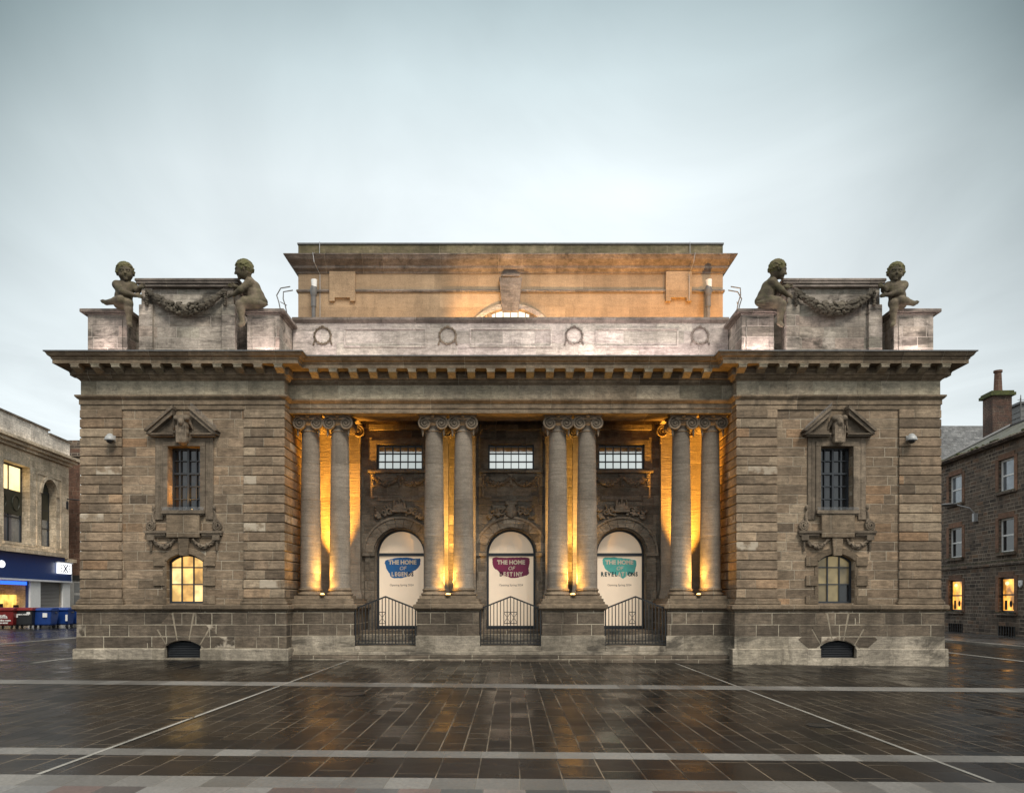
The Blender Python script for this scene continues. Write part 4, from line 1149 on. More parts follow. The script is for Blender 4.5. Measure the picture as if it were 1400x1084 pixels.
# the hall rising behind -----------------------------------------------------------
HY0 = 6.0; HX = 8.18
hc = MB().prism_y(arch_poly(0, 1.76, 9.8, 11.4, 1.759, 28), HY0 - 0.5, HY0 + 0.3)
obj('hall_wall', cut(MB().box(-HX, HX, HY0, 33, 9.4, 14.9), hc), M['hall'], MU)
HP = [(-HX, 33), (-HX, HY0), (HX, HY0), (HX, 33)]
obj('hall_cornice', MB().sweep([(-0.05, 14.50), (0.03, 14.50), (0.05, 14.56), (0.13, 14.62), (0.17, 14.66), (0.17, 14.74), (0.36, 14.92), (0.43, 15.04), (0.45, 15.06), (0.45, 15.10), (-0.05, 15.14)], HP), M['hallcor'], MU)
obj('hall_parapet', MB().box(-HX, HX, HY0, 33, 14.9, 15.62), M['halltop'], MU)
obj('hall_coping', MB().box(-HX - 0.03, HX + 0.03, HY0 - 0.04, 33.05, 15.62, 15.68), M['lead'], MU)
obj('hall_string', MB().sweep([(-0.02, 13.78), (0.05, 13.78), (0.07, 13.83), (0.05, 13.88), (-0.02, 13.89)], HP), M['hallcor'], MU)
for sgn in (-1, 1):
    mb = MB().box(sgn * 5.97, sgn * 6.96, HY0 - 0.10, HY0, 13.55, 14.56); mb.box(sgn * 5.97, sgn * 6.17, HY0 - 0.097, HY0, 13.42, 13.56); mb.box(sgn * 6.76, sgn * 6.96, HY0 - 0.097, HY0, 13.42, 13.56)
    obj('hall_bracket', mb, M['hall'], MU)
obj('hall_keystone', MB().prism_y([(-0.32, 13.0), (0.32, 13.0), (0.44, 14.32), (-0.44, 14.32)], HY0 - 0.16, HY0).box(-0.36, 0.36, HY0 - 0.20, HY0, 14.32, 14.42), M['hallcor'], MU, bevel=0.015)
obj('hall_arch', MB().prism_y([(1.93 * math.cos(math.pi * k / 32), 11.4 + 1.93 * math.sin(math.pi * k / 32)) for k in range(33)] + [(1.76 * math.cos(math.pi * k / 32), 11.4 + 1.76 * math.sin(math.pi * k / 32)) for k in range(32, -1, -1)], HY0 - 0.10, HY0), M['parapet'], MU)
mb = MB()
for k in range(-5, 6): mb.box(k * 0.29 - 0.018, k * 0.29 + 0.018, HY0 + 0.10, HY0 + 0.15, 9.8, 11.4 + math.sqrt(max(0.01, 1.76 ** 2 - (k * 0.29) ** 2)))
for s2 in (-1, 1): mb.box(s2 * 0.72, s2 * 0.92, HY0 + 0.02, HY0 + 0.16, 9.8, 13.0)
fr = obj('hall_window', mb, M['hallcor'], MU)
obj('pane', MB().prism_y(arch_poly(0, 1.75, 9.81, 11.4, 1.74, 28), HY0 + 0.17, HY0 + 0.18), M['hallglass'], fr)
for sgn, xx in ((-1, -7.5), (1, 7.53)):
    mb = MB().tube([(xx, HY0 - 0.35, 9.5), (xx, HY0 - 0.35, 13.6)], 0.075, 12); mb.tube([(xx, HY0 - 0.35, 13.1), (xx, HY0 - 0.35, 13.5)], 0.10, 12)
    mb.tube([(xx, HY0 - 0.35, 13.5), (xx, HY0 - 0.35, 13.72), (xx + 0.02, HY0 - 0.36, 13.9)], [0.11, 0.15, 0.10], 12); mb.tube([(xx - 0.25, HY0 - 0.1, 13.78), (xx + 0.25, HY0 - 0.1, 13.78)], 0.02, 6)
    o = obj('vent_pipe', mb, M['pipe'], MU, smooth=50)
    obj('vent_cowl', MB().tube([(xx + 0.03, HY0 - 0.37, 13.84), (xx + 0.02, HY0 - 0.36, 14.12)], [0.10, 0.12], 12), M['white'], o, smooth=50)
    xl = sgn * (HX + 0.45)
    mb = MB()
    for dxx in (-0.18, 0.18):
        mb.tube([(xl + dxx * 0.4, 5.6 + dxx, 9.5), (xl + dxx * 0.4, 5.6 + dxx, 12.9), (xl + dxx * 0.4 + sgn * 0.06, 5.6 + dxx, 13.2), (xl + dxx * 0.4 + sgn * 0.14, 5.6 + dxx, 13.45), (xl + sgn * 0.06, 5.6 + dxx, 13.72), (xl - sgn * 0.3, 5.6 + dxx, 13.78)], 0.022, 6)
    for k in range(15): mb.tube([(xl - 0.07, 5.42, 9.7 + 0.25 * k), (xl + 0.07, 5.78, 9.7 + 0.25 * k)], 0.014, 5)
    obj('roof_ladder', mb, M['pipe'], MU)
mb = MB().tube([(-7.33, HY0 - 0.05, 9.6), (-7.33, HY0 - 0.05, 14.45), (-7.45, HY0 - 0.48, 14.75), (-7.5, HY0 - 0.49, 15.1), (-7.34, HY0 - 0.08, 15.2), (-7.34, HY0 - 0.07, 15.7)], 0.013, 6)
obj('lightning_cable', mb, M['steel'], MU)
mb = MB().tube([(6.85, HY0 - 0.16, 13.4), (6.85, HY0 - 0.16, 14.4), (6.95, HY0 - 0.48, 14.75), (7.0, HY0 - 0.49, 15.1), (6.9, HY0 - 0.08, 15.2), (6.9, HY0 - 0.07, 15.7)], 0.012, 6)
obj('lightning_cable', mb, M['steel'], MU)

# ------------------------------------------------------------------ gates between the pedestals
GP = 0.56
gl = ['peaked black iron gate before the door with the blue patch',
      'peaked black iron gate before the middle door with the crimson patch',
      'peaked black iron gate before the door with the teal patch']
for bi, gx in enumerate((-3.97, 0.0, 3.97)):
    G = thing('iron_gate', gl[bi], 'gate', (gx, GP, 0.47), 0, 'iron gates between the column pedestals')
    hw = 0.955; z0 = 0.05; ze = 1.20; zp = 1.57
    def topz(x): return zp - (zp - ze) * abs(x) / hw
    for s2 in (-1, 1):
        obj('post', MB().box(s2 * hw - 0.02, s2 * hw + 0.02, -0.02, 0.02, 0, ze + 0.03), M['iron'], G)
        mb = MB().prism_y([(0, zp - 0.025), (0, zp + 0.025), (s2 * (hw - 0.02), ze + 0.025), (s2 * (hw - 0.02), ze - 0.025)], -0.025, 0.025); obj('top_rail', mb, M['iron'], G)
        mb = MB().box(s2 * 0.012, s2 * (hw - 0.02), -0.018, 0.018, z0, z0 + 0.035); mb.box(s2 * 0.012, s2 * (hw - 0.02), -0.018, 0.018, z0 + 0.10, z0 + 0.13)
        obj('bottom_rail', mb, M['iron'], G)
    for k in range(-8, 9):
        x = k * hw / 9
        obj('bar', MB().box(x - 0.013, x + 0.013, -0.013, 0.013, z0 + 0.03, topz(x) - 0.015), M['iron'], G)
    pan = {0: (-1,), 1: (-1, 1), 2: (-1,)}[bi]
    for s2 in pan:
        xa, xb = sorted((s2 * 0.005, s2 * 0.21)); mb = MB()
        for zz_ in (0.72, 1.08): mb.box(xa, xb, -0.014, 0.014, zz_ - 0.012, zz_ + 0.012)
        mb.tube([(xa, 0, 0.74), ((xa + xb) / 2, 0, 0.90), (xb, 0, 0.74)], 0.010, 5); mb.tube([(xa, 0, 1.06), ((xa + xb) / 2, 0, 0.90), (xb, 0, 1.06)], 0.010, 5)
        obj('lock_panel', mb, M['iron'], G)

# ------------------------------------------------------------------ uplights
def spot(name, loc, aim, power, col, angle, blend, size, parent=None):
    l = bpy.data.lights.new(name, 'SPOT'); l.energy = power; l.color = col; l.spot_size = rad(angle); l.spot_blend = blend; l.shadow_soft_size = size
    o = bpy.data.objects.new(name, l); COL.objects.link(o)
    o.location = loc; o.rotation_euler = (Vector(aim) - Vector(loc)).to_track_quat('-Z', 'Y').to_euler()
    if parent is not None:
        o.location = Vector(loc) - parent.location; o.parent = parent
    return o

AMBER = (1.0, 0.44, 0.05); GOLD = (1.0, 0.53, 0.10)
def uplight(x, y, z, label):
    u = thing('uplight', label, 'floodlight', (x, y, z), 0, 'amber uplights of the portico')
    obj('base_plate', MB().box(-0.09, 0.09, -0.06, 0.06, 0, 0.012), M['brass'], u)
    mb = MB()
    for s2 in (-1, 1): mb.box(s2 * 0.085, s2 * 0.097, -0.015, 0.015, 0.012, 0.09)
    obj('yoke', mb, M['brass'], u)
    obj('housing', MB().lathe([(0.045, 0.03), (0.065, 0.045), (0.075, 0.10), (0.08, 0.125), (0.07, 0.125), (0.065, 0.115)], 0, 0, 20), M['brass'], u, smooth=40)
    obj('lens', MB().lathe([(0.064, 0.117), (0.064, 0.135), (0.05, 0.16), (0.02, 0.172)], 0, 0, 20), M['lampglow'], u, smooth=40)
    return u
ulab = ['amber uplight between the leftmost pair of columns', 'amber uplight between the column pair left of the middle door', 'amber uplight between the column pair right of the middle door', 'amber uplight between the rightmost pair of columns']
for i, pc in enumerate((-6.0, -2.0, 2.0, 6.0)):
    u = uplight(pc, 0.66, 1.982, ulab[i])
    spot('lamp', (pc, 0.68, 2.17), (pc, 1.2, 5.0), 240 if i in (1, 2) else 340, GOLD, 66, 1.0, 0.05, u)
    spot('lamp', (pc, 0.60, 2.17), (pc, 0.70, 5.0), 42, GOLD, 165, 0.5, 0.06, u)
    if i in (1, 2):
        spot('lamp', (pc, 0.74, 2.18), (pc, 2.82, 5.0), 1600, GOLD, 46, 0.8, 0.04, u)
    else:
        spot('lamp', (pc, 0.56, 2.18), (pc + (-0.7 if i == 0 else 0.7), 0.40, 8.0), 220, AMBER, 28, 0.8, 0.05, u)
rlab = ('amber uplight behind the leftmost pair of columns at the pilaster foot', 'amber uplight behind the columns left of the middle door', 'amber uplight behind the columns right of the middle door', 'amber uplight behind the rightmost pair of columns at the pilaster foot')
for i, pc in enumerate((-6.0, -2.0, 2.0, 6.0)):
    if i in (0, 3):
        u = uplight(pc, 2.20, 1.982, rlab[i]); spot('lamp', (pc, 2.20, 2.18), (pc, 2.60, 6.4), 7000, AMBER, 44, 0.9, 0.05, u)
    else:
        u = uplight(pc, 1.80, 1.982, rlab[i]); spot('lamp', (pc, 1.80, 2.18), (pc, 2.82, 3.35), 300, GOLD, 78, 1.0, 0.05, u)

# roof floodlights behind the parapet that wash the hall wall, and on the cornice for the parapet
def flood(x, y, z, aim, power, col, angle, label, blend=0.8):
    u = thing('floodlight', label, 'floodlight', (x, y, z), 0, 'floodlights on the roof')
    obj('bracket', MB().box(-0.1, 0.1, -0.05, 0.05, 0, 0.08), M['grille'], u)
    obj('housing', MB().box(-0.16, 0.16, -0.07, 0.07, 0.08, 0.22), M['grille'], u, bevel=0.015)
    obj('lens', MB().box(-0.14, 0.14, -0.05, 0.05, 0.2205, 0.226), M['lampglow'], u)
    spot('lamp', (x, y, z + 0.27), aim, power, col, angle, blend, 0.12, u)
WASH = (1.0, 0.56, 0.2)
flood(-1.9, 4.9, 10.8, (-1.1, 6.0, 12.4), 560, WASH, 95, 'roof floodlight left of the hall keystone washing the hall wall')
flood(1.9, 4.6, 10.6, (2.0, 6.0, 12.8), 260, (1.0, 0.52, 0.15), 110, 'roof floodlight right of the hall keystone washing the hall wall')
flood(4.6, 4.4, 10.4, (4.6, 6.0, 12.8), 230, (1.0, 0.46, 0.09), 110, 'roof floodlight midway along the right half of the hall wall')
flood(7.5, 4.4, 10.4, (7.2, 6.0, 13.2), 520, (1.0, 0.46, 0.08), 120, 'roof floodlight beside the right vent pipe washing the hall wall')
flood(-4.6, 4.2, 10.3, (-4.6, 6.0, 12.8), 130, WASH, 110, 'roof floodlight midway along the left half of the hall wall')
flood(-7.5, 4.2, 10.3, (-7.0, 6.0, 12.8), 40, WASH, 110, 'roof floodlight beside the left vent pipe washing the hall wall')

def lightbar(x0, x1, y, z, aim, power, col, label):
    u = thing('light_bar', label, 'floodlight', ((x0 + x1) / 2, y, z), 0, 'light bars on the cornice')
    h_ = (x1 - x0) / 2
    obj('housing', MB().box(-h_, h_, -0.04, 0.04, 0, 0.06), M['grille'], u, bevel=0.01)
    obj('lens', MB().box(-h_ + 0.02, h_ - 0.02, -0.03, 0.03, 0.0605, 0.064), M['barglow'], u)
    l = bpy.data.lights.new('lamp', 'AREA'); l.shape = 'RECTANGLE'; l.size = x1 - x0; l.size_y = 0.06; l.energy = power; l.color = col
    o = bpy.data.objects.new('lamp', l); COL.objects.link(o); o.parent = u; o.location = (0, 0, 0.10)
    o.rotation_euler = Vector(aim).to_track_quat('-Z', 'X').to_euler(); o.rotation_euler = (math.atan2(aim[1], -aim[2]) if False else rad(180) - math.atan2(aim[1], aim[2]), 0, 0)
M['barglow'] = emit('light bar lens', (1.0, 0.88, 0.86), 2.0)
ROSE = (1.0, 0.84, 0.82)
lightbar(-6.2, 1.0, 1.0, 9.50, (0, 0.45, 1), 20, ROSE, 'long light bar along the left half of the portico cornice')
lightbar(1.2, 6.3, 1.0, 9.50, (0, 0.45, 1), 34, ROSE, 'long light bar along the right half of the portico cornice')
lightbar(-13.0, -12.1, -0.25, 9.47, (0, 0.5, 1), 7, ROSE, 'short light bar before the far left roof pedestal')
lightbar(-8.1, -7.3, -0.25, 9.47, (0, 0.5, 1), 7, ROSE, 'short light bar before the roof pedestal left of the parapet')
lightbar(7.3, 8.1, -0.25, 9.47, (0, 0.5, 1), 14, ROSE, 'short light bar before the roof pedestal right of the parapet')
lightbar(12.1, 13.0, -0.25, 9.47, (0, 0.5, 1), 8, ROSE, 'short light bar before the far right roof pedestal')
u = uplight(-9.86, -0.10, 4.702, 'amber uplight on the sill of the left upper window'); u.scale = (0.25, 0.25, 0.25)
l_ = spot('lamp', (-9.80, 0.12, 4.90), (-10.45, 0.16, 6.0), 30, AMBER, 140, 0.5, 0.03, u)
l_.location = (0, 0, 0.80)

# ------------------------------------------------------------------ statues
def head_frame(yaw, pitch, roll=0):
    """columns: right, back, up of the head; yaw 0 faces the viewer (-y), positive turns to +x"""
    return (Matrix.Rotation(yaw, 3, 'Z') @ Matrix.Rotation(roll, 3, 'Y') @ Matrix.Rotation(pitch, 3, 'X'))

def add_hand(c, wrist, direc, up, side):
    d = Vector(direc).normalized(); u = Vector(up); u = (u - d * u.dot(d)).normalized(); s = d.cross(u) * side; w = Vector(wrist)
    c.ell(w + d * 0.07, (0.06, 0.05, 0.06), 0.03)
    for k, (off, ln) in enumerate(((-0.05, 0.10), (-0.017, 0.12), (0.017, 0.115), (0.05, 0.09))):
        b = w + d * 0.11 + u * off; m_ = b + d * ln * 0.6 - s * 0.02; e = m_ + d * ln * 0.45 - s * 0.05
        c.cap(b, m_, 0.024, 0.021, 0.012); c.cap(m_, e, 0.021, 0.017, 0.008)
    b = w + d * 0.04 + u * 0.055; c.cap(b, b + d * 0.07 + u * 0.05 - s * 0.03, 0.026, 0.02, 0.012)

def add_foot(c, ankle, toe, r=0.07):
    a = Vector(ankle); t = Vector(toe); c.cap(a, a + (t - a) * 0.7, r, r * 0.95, 0.04)
    s = (t - a).cross(Vector((0, 0, 1)));
    s = s.normalized() if s.length > 1e-4 else Vector((0, 1, 0))
    for k in range(5):
        o = s * (k - 2) * 0.026; c.cap(a + (t - a) * 0.62 + o, t + o * 0.95 - (t - a) * 0.05 * abs(k - 1), 0.024, 0.018, 0.012)
    c.ell(a - (t - a).normalized() * 0.03, r * 1.0, 0.03)

def cherub(pose):
    c = Clay((-1.1, -0.8, -0.95), (1.15, 0.65, 1.72), 0.016)
    hr = Clay((-0.55, -0.6, 0.7), (0.65, 0.55, 1.72), 0.014)
    if pose == 'A':       # seated, face turned to the viewer, reaching to the right
        H = Vector((-0.03, -0.05, 1.19)); R = head_frame(rad(22), rad(8), rad(-6))
        neck0, neck1 = (-0.06, 0.0, 0.86), (-0.03, -0.02, 1.02)
        shL, shR = (-0.29, -0.10, 0.75), (0.18, 0.06, 0.76); chest = (-0.06, 0.02, 0.66); belly = (-0.10, -0.02, 0.40); pel = (-0.14, 0.02, 0.17)
        arms = [(shL, (-0.02, -0.27, 0.44), (0.36, -0.20, 0.36), (1, 0.1, -0.05), 1), (shR, (0.36, 0.0, 0.60), (0.50, -0.12, 0.66), (1, -0.2, 0.15), -1)]
        thighs = [((-0.22, -0.02, 0.17), (-0.02, -0.40, 0.13), (-0.58, -0.20, 0.12), (-0.78, -0.14, 0.20)),
                  ((0.0, -0.02, 0.16), (0.19, -0.30, 0.05), (0.19, -0.24, -0.58), (0.30, -0.36, -0.72))]
    else:                 # kneeling in profile, facing left
        H = Vector((0.04, -0.16, 1.23)); R = head_frame(rad(-80), rad(12), 0)
        neck0, neck1 = (0.20, -0.03, 0.90), (0.10, -0.12, 1.06)
        shL, shR = (0.24, -0.20, 0.80), (0.16, 0.18, 0.80); chest = (0.24, 0.0, 0.68); belly = (0.38, 0.0, 0.42); pel = (0.48, 0.0, 0.22)
        arms = [(shL, (-0.02, -0.30, 0.50), (-0.30, -0.20, 0.38), (-1, 0.15, -0.1), -1), (shR, (-0.08, 0.12, 0.66), (-0.26, -0.08, 0.70), (-1, -0.15, 0.1), 1)]
        thighs = [((0.46, -0.10, 0.20), (0.10, -0.26, 0.15), (0.62, -0.22, 0.09), (0.84, -0.20, 0.06)),
                  ((0.40, -0.02, 0.18), (-0.04, -0.30, 0.02), (0.02, -0.24, -0.58), (-0.06, -0.38, -0.72))]
    Rm = np.array(R); RT = [list(r) for r in Rm]
    HS = 1.14
    def hp(x, y, z): return H + R @ (Vector((x, y, z)) * HS)
    def hs(*a): return tuple(q_ * HS for q_ in a)
    # trunk
    fat = 0.05
    c.ell(chest, (0.30, 0.235, 0.26), 0.1); c.ell(belly, (0.285, 0.26, 0.25), 0.12); c.ell(pel, (0.30, 0.25, 0.20), 0.12)
    c.cap(shL, shR, 0.135, 0.135, 0.10); c.cap(neck0, neck1, 0.13, 0.115, 0.07)
    for sh, el, wr, dr_, sd in arms:
        c.cap(sh, el, 0.135, 0.105, 0.06); c.cap(el, wr, 0.11, 0.068, 0.04); add_hand(c, wr, dr_, (0, 0, 1), sd)
    for hip, kn, an, to in thighs:
        c.cap(hip, kn, 0.195, 0.15, 0.07); c.cap(kn, an, 0.138, 0.082, 0.05)
        mid = [kn[i] + 0.3 * (an[i] - kn[i]) for i in range(3)]; c.ell(mid, (0.132, 0.132, 0.132), 0.06); add_foot(c, an, to)
    # head and face
    c.ell(H, hs(0.215, 0.235, 0.255), 0.05, rot=Rm); c.ell(hp(0, -0.06, -0.11), hs(0.17, 0.165, 0.15), 0.06, rot=Rm)
    for s2 in (-1, 1):
        c.ell(hp(s2 * 0.085, -0.155, -0.105), hs(0.07, 0.06, 0.065), 0.05, rot=Rm)
        c.ell(hp(s2 * 0.085, -0.245, -0.012), hs(0.05, 0.045, 0.034), 0.02, rot=Rm, sub=True)
        c.ell(hp(s2 * 0.085, -0.205, -0.014), hs(0.034, 0.03, 0.026), 0.01, rot=Rm)
        c.cap(hp(s2 * 0.03, -0.232, 0.04), hp(s2 * 0.13, -0.20, 0.045), 0.022, 0.02, 0.025)
        c.ell(hp(s2 * 0.215, 0.01, -0.04), hs(0.03, 0.05, 0.07), 0.02, rot=Rm)
    c.cap(hp(0, -0.225, 0.01), hp(0, -0.262, -0.075), 0.024, 0.036, 0.025)
    c.cap(hp(-0.05, -0.205, -0.148), hp(0.05, -0.205, -0.148), 0.02, 0.02, 0.012); c.cap(hp(-0.04, -0.2, -0.178), hp(0.04, -0.2, -0.178), 0.022, 0.022, 0.012)
    c.cap(hp(-0.06, -0.228, -0.163), hp(0.06, -0.228, -0.163), 0.007, 0.007, 0.006, sub=True)
    c.ell(hp(0, -0.175, -0.225), hs(0.06, 0.05, 0.045), 0.03, rot=Rm)
    # curly mossy hair
    rn = random.Random(5 if pose == 'A' else 6)
    hr.ell(hp(0, 0.035, 0.05), hs(0.238, 0.25, 0.248), 0.03, rot=Rm)
    hr.ell(hp(0, -0.27, -0.10), hs(0.20, 0.20, 0.21), 0.03, rot=Rm, sub=True)
    for k in range(190):
        th = rn.uniform(-math.pi, math.pi); ph = rn.uniform(-0.35, 1.5)
        v = Vector((math.sin(th) * math.cos(ph) * 0.237, -math.cos(th) * math.cos(ph) * 0.247 + 0.02, math.sin(ph) * 0.255 + 0.02))
        if v.y < -0.08 and v.z < 0.12: continue
        hr.ell(hp(*v), rn.uniform(0.026, 0.046), 0.006)
    return c, hr

slabels = {('A', -1): 'stone cherub on the far left roof pedestal, face towards the square, leaning to the garland',
           ('B', -1): 'stone cherub kneeling in profile facing left, right of the left roof garland',
           ('B', 1): 'stone cherub kneeling in profile facing right, left of the right roof garland',
           ('A', 1): 'stone cherub on the far right roof pedestal, face towards the square, leaning to the garland'}
for pose, ax in (('A', 11.93), ('B', 8.28)):
    cl, hr = cherub(pose)
    for sgn in (-1, 1):
        t = obj('cherub_statue', cl.mesh('cherub_statue', mirror=sgn > 0), M['statue'])
        tag(t, slabels[(pose, sgn)], 'statue', 'stone cherubs holding the roof garlands')
        t.location = (sgn * ax, 0.02, 10.99); k_ = 0.93 if sgn < 0 else 0.91; t.scale = (k_, k_, 0.93); t.rotation_euler = (0, 0, rad(0 if sgn < 0 else 7))
        obj('hair', hr.mesh('hair', mirror=sgn > 0), M['hair'], t)

# ------------------------------------------------------------------ wall cameras
for sgn, xx in ((-1, -12.3), (1, 12.32)):
    cmr = thing('security_camera', 'grey dome security camera on the %s corner pilaster of the museum' % ('far left' if sgn < 0 else 'far right'), 'security camera', (xx, -0.07, 6.85), 0, 'dome cameras on the museum corners')
    obj('mount', MB().box(-0.07, 0.07, -0.03, 0.0, -0.02, 0.16).tube([(0, -0.02, 0.1), (0, -0.2, 0.16), (0, -0.22, 0.12)], 0.025, 8), M['camgrey'], cmr)
    obj('housing', MB().lathe([(0.165, -0.02), (0.17, 0.0), (0.14, 0.08), (0.07, 0.17), (0.03, 0.19)], 0, -0.22, 20), M['camgrey'], cmr, smooth=40)
    obj('dome', MB().ball((0, -0.22, -0.02), (0.115, 0.115, 0.10), 16, 10), M['glass'], cmr, smooth=80)

# ------------------------------------------------------------------ neighbouring buildings
M['ashlar'] = stone('beige ashlar', [(0.60, 0.475, 0.33), (0.66, 0.535, 0.38), (0.72, 0.59, 0.43)], h=0.45, w=1.2, z0=0, stain=0.35, mort=0.5, mortar=(0.2, 0.15, 0.1))
M['ashpale'] = stone('pale ashlar parapet', [(0.74, 0.66, 0.56), (0.80, 0.72, 0.62)], h=0.6, w=1.8, z0=0, stain=0.35, mort=0.4)
M['redstone'] = stone('red brown sandstone', [(0.13, 0.07, 0.048), (0.16, 0.085, 0.056), (0.145, 0.08, 0.055)], h=0.36, w=0.9, z0=0, stain=0.35, mort=0.4)
M['rubble'] = stone('dark squared rubble', [(0.055, 0.042, 0.033), (0.11, 0.082, 0.062), (0.15, 0.112, 0.082), (0.085, 0.068, 0.056), (0.185, 0.115, 0.074)], h=0.23, w=0.75, z0=0, stain=0.2, mort=0.9, mortar=(0.30, 0.245, 0.185), mw=0.032)
M['dressing'] = stone('red sandstone dressing', [(0.22, 0.12, 0.075), (0.25, 0.135, 0.085), (0.19, 0.11, 0.07)], h=0.42, w=9, z0=0, stain=0.35, mort=0.3)
M['slate'] = stone('grey roof slate', [(0.12, 0.12, 0.12), (0.15, 0.15, 0.148), (0.18, 0.178, 0.172)], h=0.2, w=0.5, z0=0, stain=0.3, mort=0.5, mortar=(0.04, 0.04, 0.04), mw=0.02)
M['mosslate'] = stone('mossy roof slate', [(0.11, 0.112, 0.10), (0.14, 0.14, 0.128), (0.17, 0.168, 0.155)], h=0.2, w=0.5, z0=0, stain=0.4, mort=0.5, mortar=(0.04, 0.04, 0.04), mw=0.02, moss=0.5)
M['moss'] = plain('moss', (0.055, 0.062, 0.018), 0.95, var=0.5, scale=5, bump=1.0)
M['chimbrick'] = stone('old chimney brick', [(0.085, 0.05, 0.038), (0.12, 0.062, 0.045), (0.07, 0.05, 0.042)], h=0.11, w=0.32, z0=0, stain=0.4, mort=0.5, mw=0.015)
M['bluesign'] = plain('navy blue sign board', (0.007, 0.038, 0.16), 0.35, var=0.08)
M['bluetrim'] = plain('white sign trim', (0.65, 0.66, 0.68), 0.4, var=0.05)
M['shutter'] = plain('grey roller shutter', (0.24, 0.235, 0.225), 0.45, 0.2, var=0.08)
M['spandrel'] = plain('dark green bronze spandrel', (0.035, 0.036, 0.022), 0.45, var=0.3)
M['shoplit'] = emit('lit shop interior', (1.0, 0.58, 0.12), 0.75, 0.7, 1.1)
M['roomlit'] = emit('lit room', (1.0, 0.42, 0.06), 0.75, 0.7, 1.3)
M['winlit'] = emit('warm lit office window', (1.0, 0.74, 0.34), 0.95, 0.2, 0.8)
M['led'] = emit('blue light strip', (0.03, 0.16, 1.0), 0.9)
M['signlit'] = emit('lit white sign', (0.95, 0.97, 1.0), 0.75, base=(0.7, 0.7, 0.7))
M['greywin'] = plain('grey day reflecting glass', (0.30, 0.32, 0.34), 0.12, 0.6, 0.2, 1.0)
M['navy'] = plain('navy mark', (0.01, 0.015, 0.05), 0.5, var=0.02)

# left: shop building, facade runs away from the viewer
def dl(x): return -28.79 / ((x - CX) / FPX + 0.081)
def ul(x): return (dl(x) - 52.0) * 1.0033
def zl(x, y): return EYE + (HY - y) * dl(x) / FPX
LB = thing('shop_building', 'beige stone shop building with a navy blue fascia on the far left', 'building', (-33.0, 27.0, 0), rad(94.63))
U1 = ul(94)
w1 = (ul(5), ul(41), 5.85, 11.15); aw = (ul(56.5), ul(77), 5.85, 9.6)
acx = (aw[0] + aw[1]) / 2; ahw = (aw[1] - aw[0]) / 2
cuts = MB().box(w1[0], w1[1], -1, 1.1, w1[2], w1[3]); cuts.prism_y(arch_poly(acx, ahw, aw[2], aw[3], ahw * 0.99), -1, 0.9)
w0 = (ul(5) - 4.6, ul(5) - 1.4, 5.85, 11.15); cuts.box(w0[0], w0[1], -1, 1.1, w0[2], w0[3])
sw = (-8.0, ul(39), 0.9, 3.35); cuts.box(sw[0], sw[1], -1, 1.6, sw[2], sw[3])
sh = (ul(53), ul(84), 0.3, 3.3); cuts.box(sh[0], sh[1], -1, 0.25, sh[2], sh[3])
obj('wall', cut(MB().box(-9, U1, 0, 12, -1, 12.9), cuts), M['ashlar'], LB)
mb = MB().box(-9.4, U1 + 0.5, -0.75, 0.3, 12.55, 12.75); mb.box(-9.4, U1 + 0.35, -0.5, 0.3, 12.35, 12.55); mb.box(-9.4, U1 + 0.15, -0.22, 0.3, 12.15, 12.35)
obj('cornice', mb, M['ashlar'], LB)
mb = MB().box(-9, ul(64), -0.1, 11.5, 12.75, 14.2); mb.box(ul(64), U1 - 0.05, -0.1, 11.5, 12.75, 13.95); obj('parapet', mb, M['ashpale'], LB)
mb = MB().box(-9.1, ul(64) + 0.1, -0.2, 11.6, 14.2, 14.32); mb.box(ul(64) + 0.1, U1 + 0.05, -0.2, 11.6, 13.95, 14.07); obj('coping', mb, M['dark'], LB)
for (a, b_, z0, z1) in (w0, w1):
    fr = obj('window', bars(a, b_, z0, z1, 2, 3, 0.55, t=0.09, ft=0.12, d=0.08), M['frame'], LB)
    obj('pane', MB().box(a, b_, 0.61, 0.62, z0 + 3.6, z1), M['winlit'], fr); obj('pane', MB().box(a, b_, 0.61, 0.62, z0, z0 + 2.0), M['greywin'], fr)
    mb = MB().box(a, b_, 0.53, 0.63, z0 + 1.95, z0 + 3.55)
    for k in range(2):
        cxk = a + (b_ - a) * (k + 0.5) / 2; mb.tube([(cxk + 0.45 * math.cos(q_ * 0.4), 0.51, z0 + 2.75 + 0.5 * math.sin(q_ * 0.4)) for q_ in range(17)], 0.05, 5)
    obj('spandrel', mb, M['spandrel'], fr)
    obj('sill', MB().box(a - 0.2, b_ + 0.2, -0.15, 0.55, z0 - 0.18, z0), M['ashlar'], fr)
fr = obj('window', bars(aw[0], aw[1], aw[2], aw[3] + 0.3, 2, 3, 0.5, t=0.08, ft=0.12), M['frame'], LB)
obj('pane', MB().box(aw[0], aw[1], 0.56, 0.57, aw[2], aw[2] + 2.0), M['greywin'], fr); obj('spandrel', MB().prism_y(arch_poly(acx, ahw, aw[2] + 2.0, aw[3], ahw * 0.98), 0.52, 0.58), M['spandrel'], fr)
mb = MB().prism_y([(acx + (ahw + 0.02) * math.cos(math.pi * k / 20), aw[3] + (ahw + 0.02) * math.sin(math.pi * k / 20)) for k in range(21)] + [(acx + (ahw + 0.25) * math.cos(math.pi * k / 20), aw[3] + (ahw + 0.25) * math.sin(math.pi * k / 20)) for k in range(20, -1, -1)], -0.12, 0)
mb.box(aw[0] - 0.7, aw[1] + 0.7, -0.06, 0, 10.9, 11.0); mb.box(aw[1] + 0.62, aw[1] + 0.72, -0.062, 0, 5.8, 10.9); mb.box(aw[0] - 0.72, aw[0] - 0.62, -0.062, 0, 5.8, 10.9)
obj('window_surround', mb, M['ashlar'], LB)
